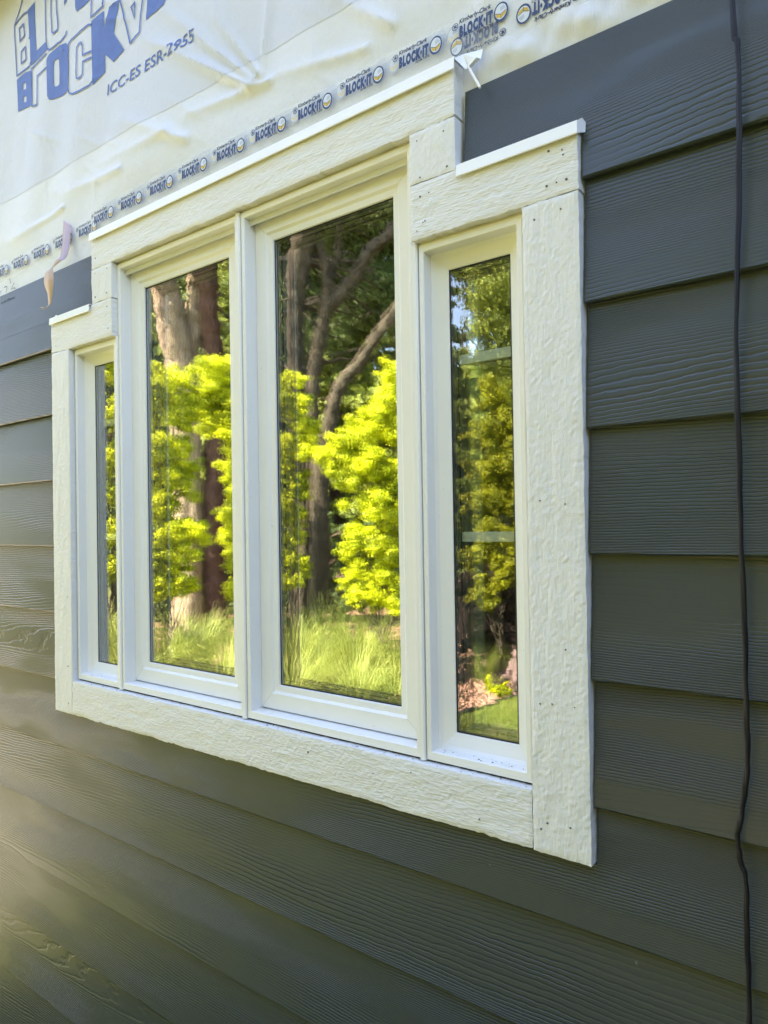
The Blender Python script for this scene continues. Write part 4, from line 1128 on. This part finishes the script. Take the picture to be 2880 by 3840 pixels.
TC = [(-5.06, -6.04, 0.58, 0.168), (-5.11, -6.08, 2.45, 0.129), (-5.0, -5.9, 3.92, 0.099), (-4.83, -5.76, 4.78, 0.099), (-4.64, -5.69, 5.34, 0.137), (-4.37, -5.63, 5.89, 0.137), (-3.92, -5.48, 6.71, 0.114), (-3.35, -5.19, 7.64, 0.091)]
TD = [(-4.94, -6.16, 0.57, 0.145), (-4.98, -6.21, 2.45, 0.126), (-4.85, -6.09, 3.75, 0.103), (-4.72, -6.06, 4.28, 0.095), (-4.53, -6.03, 4.79, 0.088), (-4.46, -6.0, 5.02, 0.076), (-4.42, -5.91, 5.28, 0.065), (-4.4, -5.77, 5.59, 0.053), (-4.27, -5.54, 6.17, 0.038)]
TD2 = [(-4.54, -6.04, 4.76, 0.091), (-4.31, -6.14, 4.99, 0.088), (-4.08, -6.22, 5.25, 0.084), (-3.88, -6.26, 5.5, 0.076), (-3.64, -6.35, 5.68, 0.069), (-3.25, -6.42, 6.05, 0.053), (-2.83, -6.31, 6.69, 0.038)]
TD3 = [(-4.49, -6.03, 5.07, 0.057), (-4.34, -6.02, 5.36, 0.05), (-4.2, -5.97, 5.67, 0.038), (-4.01, -5.83, 6.2, 0.027)]
TE = [(-4.55, -5.85, 0.67, 0.145), (-4.54, -5.91, 2.6, 0.112), (-4.42, -5.95, 3.13, 0.094), (-4.25, -5.98, 3.65, 0.087), (-4.02, -6.1, 3.92, 0.08), (-3.8, -6.17, 4.25, 0.076), (-3.52, -6.26, 4.61, 0.08), (-3.15, -6.32, 5.09, 0.061), (-2.72, -6.17, 5.94, 0.043)]
TF = [(-5.83, -7.2, 0.29, 0.043), (-5.86, -7.26, 0.9, 0.039), (-5.9, -7.27, 1.24, 0.035), (-5.92, -7.27, 1.67, 0.022)]
K1 = [(-5.78, -8.04, 7.11, 0.594), (-6.14, -7.63, 7.25, 0.594), (-5.33, -8.35, 7.18, 0.545), (-5.75, -8.63, 5.97, 0.545), (-6.06, -8.55, 5.54, 0.347), (-5.67, -8.89, 5.45, 0.396), (-6.42, -8.38, 5.19, 0.347), (-6.07, -8.01, 6.72, 0.297), (-5.85, -8.32, 6.48, 0.297)]
K5 = [(-6.78, -7.41, 7.82, 0.298), (-6.82, -7.66, 7.38, 0.478), (-7.07, -7.65, 7.0, 0.458), (-7.22, -7.82, 6.4, 0.293), (-7.28, -7.99, 5.94, 0.416), (-7.48, -8.03, 5.33, 0.344), (-7.53, -8.17, 4.81, 0.293), (-6.5, -7.71, 7.77, 0.422), (-6.84, -7.87, 7.02, 0.365), (-6.89, -8.12, 6.47, 0.355), (-7.06, -8.17, 6.03, 0.386), (-7.03, -8.43, 5.43, 0.468), (-7.22, -8.45, 4.86, 0.293), (-6.36, -7.91, 7.69, 0.35), (-6.39, -8.31, 6.96, 0.391), (-6.65, -8.36, 6.42, 0.416), (-6.72, -8.51, 5.96, 0.391), (-6.01, -8.13, 7.81, 0.293), (-6.06, -8.33, 7.42, 0.37), (-6.33, -8.37, 6.96, 0.488), (-6.38, -8.62, 6.37, 0.406), (-6.58, -8.61, 5.99, 0.334), (-6.48, -8.91, 5.47, 0.319), (-6.61, -8.99, 4.88, 0.355), (-5.61, -8.46, 7.81, 0.334), (-5.91, -8.56, 7.25, 0.452), (-6.03, -8.58, 7.03, 0.478), (-6.07, -8.84, 6.45, 0.478), (-6.31, -8.88, 5.91, 0.308), (-6.26, -9.04, 5.61, 0.38), (-5.58, -8.81, 7.25, 0.406), (-5.74, -8.9, 6.84, 0.355), (-5.72, -9.14, 6.36, 0.314), (-5.81, -9.27, 5.9, 0.447), (-6.05, -9.46, 4.83, 0.303), (-5.04, -8.89, 7.8, 0.488), (-5.22, -9.08, 7.23, 0.422), (-5.37, -9.13, 6.95, 0.401), (-5.7, -9.34, 5.92, 0.442), (-5.65, -9.66, 5.09, 0.334)]
K2 = [(-3.4, -8.87, 6.04, 0.411), (-3.81, -8.89, 5.4, 0.206), (-3.29, -9.26, 5.13, 0.366), (-3.69, -9.26, 4.36, 0.228), (-3.52, -8.98, 5.58, 0.503), (-3.7, -8.8, 5.79, 0.274), (-3.8, -9.03, 5.0, 0.274), (-3.49, -9.19, 5.02, 0.411), (-3.4, -9.37, 4.56, 0.411), (-3.78, -9.16, 4.58, 0.228), (-3.15, -9.18, 5.55, 0.503), (-3.95, -8.64, 5.85, 0.16), (-4.12, -8.96, 4.6, 0.137)]
K3 = [(-7.38, -5.43, 5.59, 0.204), (-7.57, -5.51, 4.94, 0.181), (-7.22, -5.52, 5.82, 0.181), (-7.52, -5.38, 5.32, 0.227), (-6.68, -6.32, 5.59, 0.272), (-6.8, -6.47, 4.96, 0.227), (-7.03, -5.63, 6.06, 0.181), (-7.36, -5.24, 5.94, 0.272)]
K4 = [(-7.65, -10.02, 5.23, 0.514), (-7.18, -10.49, 4.96, 0.514), (-7.97, -9.94, 4.54, 0.343), (-7.49, -10.41, 4.26, 0.457), (-6.92, -10.53, 5.49, 0.343), (-7.89, -9.64, 5.76, 0.343), (-8.09, -9.45, 5.75, 0.228)]
SH = 'golden shrubs of the garden bed'
shrub('golden_arborvitae', S0, 'golden-green shrub mirrored in the narrow far left pane', M['leaf_gold'], 20, group=SH)
shrub('golden_arborvitae', S1, 'bright golden shrub mirrored along the left side of the left casement pane', M['leaf_gold'], 21, group=SH)
shrub('golden_arborvitae', S2, 'bright golden shrub mirrored along the right side of the left casement pane', M['leaf_gold'], 22, group=SH)
shrub('golden_arborvitae', S3, 'bright golden shrub mirrored along the left side of the right casement pane', M['leaf_gold'], 23, group=SH)
shrub('golden_arborvitae', S4, 'large golden shrub mirrored in the right half of the right casement pane', M['leaf_gold'], 24, group=SH)
shrub('shaded_arborvitae', S5, 'columnar shrub coloured darker green for shade, mirrored at the left edge of the narrow right pane', M['leaf_shade_green'], 25, group=SH)
shrub('golden_arborvitae', S6, 'olive golden shrub mirrored in the middle of the narrow right pane', M['leaf_olive'], 26, group=SH)

shrub('shade_thicket', S7, 'low thicket coloured dark brown to stand for deep shade, mirrored low in the narrow right pane', M['leaf_deep_shade'], 27, 1800, .045, 3)  # dark mass added where the garden lies in deep shade
shrub('dark_yew', S8, 'dark yew hedge behind the trunks mirrored low in the left casement pane', M['leaf_dark'], 28, 1100, .06, 4)
shrub('dark_yew', S9, 'dark yew hedge behind the grasses mirrored low in the right casement pane', M['leaf_dark'], 29, 1100, .06, 4)

def tree(name, trunks, crown, label, bark, leaf, seed, density=2000, size=.05, twigs=True, cat='tree', droop=.5, branches=True):
    rng = np.random.default_rng(seed)
    b0 = trunks[0][0]
    base = (b0[0], b0[1], 0.0)
    t = empty(name, base, label, cat)
    for tr in trunks:
        P = [Vector(p[:3]) for p in tr]; R = [p[3] for p in tr]
        if P[0].z < .6:
            P[0].z = -.05
            P.insert(1, P[0].lerp(P[1], .12)); R = [R[0] * 1.5, R[0] * 1.05] + R[1:]
        n = 14 * (len(P) - 1)
        PP = resample(P, n); RR = resample([Vector((r, 0)) for r in R], n)
        m = MB(); m.tube(PP, [max(.01, q.x) * (1 + .05 * math.sin(1.1 * i) + .03 * rng.normal()) for i, q in enumerate(RR)], 22)
        flute = 1 + .09 * rng.normal(size=22)
        for i, p in enumerate(PP):
            for k in range(22):
                c = Vector(m.v[i * 22 + k]) - p
                m.v[i * 22 + k] = tuple(p + c * float(flute[(k + i // 7) % 22] + .04 * rng.normal()))
        m.build('trunk', bark, t, base, smooth=True)
    if crown:
        m = MB()
        if branches:
            mains = [Vector(p[:3]) for tr in trunks for p in tr if p[2] > 2.5]
            for c in crown:
                p3 = Vector(c[:3])
                p0 = min(mains, key=lambda q: (q - p3).length) if mains else Vector((base[0], base[1], p3.z - .4))
                mid = p0.lerp(p3, .5) + Vector((rng.normal() * .1, rng.normal() * .1, .12))
                m.tube(resample([p0, mid, p3], 6), [.026 - .003 * k for k in range(7)], 6)
                for _ in range(2):
                    q = p3 + Vector(rng.normal(size=3)) * c[3] * .8
                    m.tube([mid.lerp(p3, .5), mid.lerp(q, .6), q], [.010, .007, .003], 5)
            m.build('limb', bark, t, base, smooth=True)
        fast_quads('crown', sprays(crown, density, size, rng, .8, .25, .9, droop), leaf, t, base)
    return t

tree('leaning_tree', [TA], K3[4:6], 'straight red-brown tree trunk mirrored at the upper right of the left casement pane', M['bark_red'], M['leaf_mid'], 31, 2200, .045)
tree('leaning_tree', [TB, TB2], K3[:4] + K3[6:], 'pale sunlit tree trunk mirrored at the upper left of the left casement pane', M['bark_pale'], M['leaf_mid'], 32, 2200, .045)
tree('leaning_tree', [TC], K5, 'thick leaning tree trunk mirrored at the upper left of the right casement pane', M['bark_grey'], M['leaf_dark'], 33)
tree('forked_tree', [TD, TD2, TD3, TE], K1, 'forked tree with two diagonal limbs mirrored in the right casement pane', M['bark_grey'], M['leaf_dark'], 34, 2000, .05)
tree('slender_tree', [TF], [], 'slender young tree stem mirrored above the grass in the right casement pane', M['bark_grey'], M['leaf_dark'], 35)
tree('broad_conifer', [[(-3.2, -10.4, 0, .22), (-3.2, -10.3, 2.5, .19), (-3.3, -9.9, 4.2, .14), (-3.5, -9.4, 5.6, .09), (-3.7, -9.1, 6.6, .05)]], K2, 'olive conifer boughs against blue sky mirrored at the top of the narrow right pane', M['bark_grey'], M['leaf_mid'], 36, 2300, .045)

# evergreens further back, each its own cone of drooping boughs
def conifer(x, y, h, r, label, leaf, seed, skirts=.4, density=1.0):
    rng = np.random.default_rng(seed)
    t = empty('evergreen_tree', (x, y, 0), label, 'tree', 'evergreens at the back of the garden')
    m = MB(); m.tube([(x, y, -.05), (x + .05, y, h * .5), (x, y + .05, h)], [.03 * h * .6, .02 * h * .6, .02], 8)
    m.build('trunk', M['bark_red'], t, (x, y, 0), smooth=True)
    cl, bm_ = [], MB()
    nb = int(26 * h / 3)
    for i in range(nb):
        f = (i + rng.random()) / nb; z = skirts + (h - skirts) * f
        rr = r * (1 - f) ** .8 * (0.75 + .45 * rng.random()); a = i * 2.4 + rng.normal() * .3
        e = Vector((x + rr * math.cos(a), y + rr * math.sin(a), z - .15 * rr))
        bm_.tube([(x, y, z), (x + .5 * rr * math.cos(a), y + .5 * rr * math.sin(a), z + .05), tuple(e)], [.02, .014, .006], 4)
        for q in (0.45, 0.8, 1.0):
            cl.append((x + q * rr * math.cos(a), y + q * rr * math.sin(a), z - .15 * rr * q, .16 + .16 * (1 - f)))
    bm_.build('bough', M['bark_red'], t, (x, y, 0))
    fast_quads('crown', sprays(cl, 700 * density, .085, rng, .8, .2, .6, .7), leaf, t, (x, y, 0))

EV = [(-9.6, -8.6, 5.2, 1.5, 'mid_left'), (-8.8, -11.0, 8.5, 1.9, ''), (-7.0, -12.4, 7.6, 1.5, ''), (-5.0, -12.2, 4.2, 1.5, ''), (-3.4, -11.6, 3.4, 1.4, ''), (-2.0, -10.2, 3.6, 1.5, ''), (-11.8, -7.4, 6.8, 1.7, ''), (-13.0, -12.0, 11.0, 2.0, ''), (-9.5, -15.5, 12.0, 2.6, ''), (-5.2, -16.0, 7.5, 2.0, ''), (-0.6, -12.6, 6.5, 1.8, ''), (-12.2, -9.6, 8.0, 2.0, '')]
EL = ['pale green evergreen behind the shrubs, mirrored low in the left casement pane', 'evergreen behind the forked tree, mirrored at the centre of the right casement pane', 'evergreen behind the large golden shrub, mirrored at the right of the right casement pane',
      'short dark evergreen behind the columnar shrub, mirrored in the narrow right pane', 'low dark evergreen behind the bare twigs, mirrored low in the narrow right pane', 'bushy dark evergreen behind the olive shrub, mirrored at the right of the narrow right pane',
      'tall evergreen behind the pale trunk, mirrored in the left casement pane', 'far evergreen mirrored between the trunks of the left casement pane', 'far tall evergreen mirrored at the top of the right casement pane',
      'far evergreen mirrored below the blue sky gap in the narrow right pane', 'evergreen outside the mirrored view to the right of the statue', 'far evergreen mirrored behind the shrub in the narrow far left pane']
for i, ((x, y, h, r, _), lb) in enumerate(zip(EV, EL)):
    conifer(x, y, h, r, lb, M['leaf_mid'] if i in (0, 1, 2, 6, 7, 8) else M['leaf_dark'], 60 + i, .1 if i in (3, 4, 5) else .5, 1.4 if i < 7 else .8)

# woodland closing the view
rng = np.random.default_rng(5)
W_ = []
for i in range(150):
    a = math.pi * (1.14 + .62 * i / 150) + rng.normal() * .02
    R_ = 26 + 9 * rng.random()
    hh = 12 + 6 * rng.random()
    if abs(a - 1.327 * math.pi) < .05 * math.pi:
        hh *= .45
    for q in range(9):
        W_.append((R_ * math.cos(a) + rng.normal(), R_ * math.sin(a) * 1.0 + rng.normal(), .6 + hh * q / 9, 2.0 * (1.1 - q / 11)))
for i in range(46):  # nearer unseen trees, added to screen low sky and bounce green
    x_, y_ = -1.5 + 15 * rng.random(), -13.5 - 4 * rng.random()
    hh = 11 + 4 * rng.random()
    for q in range(8):
        W_.append((x_ + .5 * rng.normal(), y_ + .5 * rng.normal(), .8 + hh * q / 8, 1.6 * (1.1 - q / 10)))
o = fast_quads('far_woods', sprays(W_, 22, .55, rng, .8, .3, 1.0, .4), M['leaf_mid'], None, (0, 0, 0))
o['kind'] = 'stuff'; o['label'] = 'distant woodland closing the garden view, with nearer unseen trees added for light'; o['category'] = 'woodland'

# fountain grass
def blades(n, h, spread, w, rng, seg=5):
    a = rng.random(n) * 2 * math.pi; r0 = rng.random(n) ** .5 * .10
    hh = h * (.55 + .6 * rng.random(n)); lean = spread * (.25 + .9 * rng.random(n))
    ts = np.linspace(0, 1, seg + 1)
    P = np.zeros((n, seg + 1, 3))
    for k, t in enumerate(ts):
        out = r0 + lean * t ** 1.8
        P[:, k, 0] = np.cos(a) * out + .02 * np.sin(a * 7 + 4 * t); P[:, k, 1] = np.sin(a) * out
        P[:, k, 2] = hh * (t - .42 * (lean / (spread + 1e-6)) * t ** 3)
    sd = np.stack([-np.sin(a), np.cos(a), np.zeros(n)], -1)
    Q = []
    for k in range(seg):
        w0 = w * (1 - .85 * ts[k]); w1 = w * (1 - .85 * ts[k + 1])
        Q.append(np.stack([P[:, k] - sd * w0, P[:, k] + sd * w0, P[:, k + 1] + sd * w1, P[:, k + 1] - sd * w1], 1))
    return np.concatenate(Q)

GV = []
for s in range(3):
    q = blades(380, .85, .66, .0062, np.random.default_rng(70 + s))
    o = fast_quads('grass_blades', q, M['blade'], None, (0, 0, 0)); GV.append(o.data); bpy.data.objects.remove(o)

TUFTS = [(-2.99, -4.69, 1.12), (-3.65, -4.45, 1.18), (-4.31, -4.45, 1.12), (-5.02, -3.97, 1.12), (-5.74, -3.73, 1.06), (-3.83, -5.17, 1.23), (-4.54, -5.05, 1.18), (-3.29, -5.29, 1.12), (-5.32, -4.51, 1.01), (-6.34, -4.03, 1.01), (-6.93, -3.5, 1.01), (-2.69, -5.05, 0.95), (-4.01, -3.97, 0.95), (-4.84, -3.61, 0.9), (-6.22, -3.46, 0.9), (-7.05, -4.21, 1.06), (-3.23, -4.33, 0.95), (-2.05, -3.55, 1.0), (-2.6, -3.35, 0.95), (-3.3, -3.2, 0.95), (-1.75, -3.75, 0.9), (-4.2, -2.75, 0.9)]
TUFTS.sort(key=lambda t: (t[0] - 1.854) / (1.073 - t[1]))
ORD = 'first second third fourth fifth sixth seventh eighth ninth tenth eleventh twelfth thirteenth fourteenth fifteenth sixteenth seventeenth eighteenth nineteenth twentieth twenty-first twenty-second'.split()
for i, (x, y, s) in enumerate(TUFTS):
    e = empty('fountain_grass_clump', (x, y, 0), 'arching fountain grass clump, ' + ORD[i] + ' from left in the band mirrored by the casement panes', 'grass clump', 'fountain grass clumps in front of the shrubs')
    o = add_obj('blades', GV[i % 3], e, (x, y, 0)); o.scale = (s, s, s * 1.05); o.rotation_euler = (0, 0, i * 1.7)
e = empty('fountain_grass_clump', (-2.06, -5.85, 0), 'single upright grass clump on the mulch, mirrored beside the statue in the narrow right pane', 'grass clump')
q = blades(150, .62, .42, .0048, np.random.default_rng(79)) + np.array(WLOC[e.name])
fast_quads('blades', q, M['blade'], e, tuple(WLOC[e.name]))

# bare twiggy bushes
def bare_bush(x, y, h, n, label, seed, spread=.5, name='bare_bush'):
    rng = np.random.default_rng(seed)
    t = empty(name, (x, y, 0), label, 'bush')
    m = MB()
    for i in range(n):
        a = rng.random() * 6.28; l = h * (.6 + .5 * rng.random())
        p0 = Vector((x + rng.normal() * .05, y + rng.normal() * .05, -.01))
        tip = p0 + Vector((math.cos(a) * spread * l * rng.random(), math.sin(a) * spread * l * rng.random(), l))
        mid = p0.lerp(tip, .5) + Vector(rng.normal(size=3)) * .05
        m.tube(resample([p0, mid, tip], 6), [.011 - .0013 * k for k in range(7)], 5)
        for _ in range(7):
            s = mid.lerp(tip, rng.random()); q = s + Vector((rng.normal() * .16, rng.normal() * .16, .06 + .10 * rng.random()))
            m.tube([s, s.lerp(q, .5) + Vector((0, 0, -.02)), q], [.0055, .004, .002], 4)
            for _ in range(2):
                q2 = q + Vector(rng.normal(size=3)) * .06; m.tube([s.lerp(q, .7), q2], [.003, .0015], 4)
    m.build('twig', M['twig'], t, (x, y, 0))
bare_bush(-2.51, -5.85, .95, 16, 'leafless pinkish brown bush mirrored low at the left of the narrow right pane', 81)
bare_bush(-1.58, -6.36, .8, 7, 'sparse leafless twigs behind the statue, mirrored low in the narrow right pane', 82)
bare_bush(-5.08, -6.36, 1.75, 9, 'cluster of bare upright stems between golden shrubs, mirrored in the right casement pane', 83, .2)

# low golden ground plant beside the statue
clp = [(-1.71 + .09 * math.cos(k * 1.9), -5.49 + .07 * math.sin(k * 2.3), .05 + .02 * (k % 3), .055) for k in range(9)]
shrub('low_golden_plant', clp, 'low yellow-green ground plant in front of the statue in the narrow right pane', M['leaf_gold'], 90, 5000, .03, 3, None, 'plant')
clp = [(-1.7 + .1 * math.cos(k * 1.9), -6.48 + .08 * math.sin(k * 2.3), .30 + .07 * (k % 4), .10) for k in range(9)]
shrub('small_green_shrub', clp, 'small dark green shrub behind the statue in the narrow right pane', M['leaf_dark'], 91, 2600, .05, 3, None, 'shrub')

# weathered stone statue: a small seated figure, one continuous body grown by a skin over its skeleton
J = [((0, 0, .10), .060), ((0, .005, .17), .056), ((0, .0, .235), .050), ((0, -.012, .275), .024), ((0, -.025, .315), .040), ((0, -.03, .345), .030),
     ((.055, 0, .235), .026), ((.075, -.035, .175), .020), ((.04, -.085, .150), .017), ((-.055, 0, .235), .026), ((-.075, -.035, .175), .020), ((-.04, -.085, .150), .017),
     ((.045, -.03, .09), .036), ((.06, -.115, .125), .028), ((.055, -.105, .03), .022), ((.055, -.15, .015), .018),
     ((-.045, -.03, .09), .036), ((-.06, -.115, .125), .028), ((-.055, -.105, .03), .022), ((-.055, -.15, .015), .018), ((0, .03, .04), .075)]
ED = [(0, 1), (1, 2), (2, 3), (3, 4), (4, 5), (2, 6), (6, 7), (7, 8), (2, 9), (9, 10), (10, 11), (0, 12), (12, 13), (13, 14), (14, 15), (0, 16), (16, 17), (17, 18), (18, 19), (0, 20)]
me = bpy.data.meshes.new('stone_statue')
me.from_pydata([j[0] for j in J], ED, [])
st = bpy.data.objects.new('stone_statue', me); COL.objects.link(st)
st.modifiers.new('skin', 'SKIN')
for i, v in enumerate(me.skin_vertices[0].data):
    v.radius = (J[i][1], J[i][1]); v.use_root = (i == 0)
sb = st.modifiers.new('sub', 'SUBSURF'); sb.levels = 2; sb.render_levels = 2
me.materials.append(M['stone'])
st.location = (-1.59, -5.78, 0.0); st.rotation_euler = (0, 0, math.radians(200)); st.scale = (1.32, 1.32, 1.28)
WLOC[st.name] = Vector(st.location)
tag(st, 'small weathered pinkish stone figure seated on mulch, mirrored in the narrow right pane', 'statue')

# lawn edging, mulch chips, grass of the lawn
m = MB(); m.tube([(x, y, .012) for x, y in [edge_curve(.12 + .5 * i / 90) for i in range(91)]], .022, 7)
tag(m.build('lawn_edging', M['edging'], None, (-1, -4, 0)), 'black edging curving between mulch and lawn, mirrored at the foot of the narrow right pane', 'edging')

rng = np.random.default_rng(3)
n = 60000
X = rng.uniform(-8.5, 1.5, n); Y = rng.uniform(-11.0, -2.4, n)
near = (rng.random(n) < np.clip(1.5 - np.hypot(X + 1.6, Y + 5.2) / 5, .12, 1))
ok = in_poly(X, Y, BED_POLY) & near
X, Y = X[ok], Y[ok]; n = len(X)
a = rng.random(n) * 6.28; l = .012 + .028 * rng.random(n); w = .006 + .009 * rng.random(n)
ax = np.stack([np.cos(a), np.sin(a), rng.normal(size=n) * .35], -1); sd = np.stack([-np.sin(a), np.cos(a), rng.normal(size=n) * .3], -1)
P = np.stack([X, Y, .012 + .012 * rng.random(n)], -1)
q = np.stack([P - ax * l[:, None] - sd * w[:, None], P + ax * l[:, None] - sd * w[:, None], P + ax * l[:, None] * .8 + sd * w[:, None], P - ax * l[:, None] + sd * w[:, None]], 1)
o = fast_quads('mulch_chips', q, M['chip']); o['kind'] = 'stuff'; o['label'] = 'loose reddish bark chips covering the planting bed'; o['category'] = 'mulch'

n = 150000
X = rng.uniform(-7.0, 2.6, n); Y = rng.uniform(-7.0, -1.2, n)
n2 = 60000
X = np.concatenate([X, rng.uniform(-13, -3, n2)]); Y = np.concatenate([Y, rng.uniform(-17, -9.5, n2)])
ok = ~in_poly(X, Y, BED_POLY); X, Y = X[ok], Y[ok]; n = len(X)
a = rng.random(n) * 6.28; h = .025 + .035 * rng.random(n)
P = np.stack([X, Y, np.zeros(n)], -1); sd = np.stack([np.cos(a), np.sin(a), np.zeros(n)], -1) * .0035
tip = P + np.stack([np.cos(a * 3) * .02, np.sin(a * 3) * .02, h], -1)
q = np.stack([P - sd, P + sd, tip], 1)
o = fast_quads('lawn_grass', q, M['lawn_blade'], nside=3); o['kind'] = 'stuff'; o['label'] = 'short sunlit lawn grass'; o['category'] = 'grass'
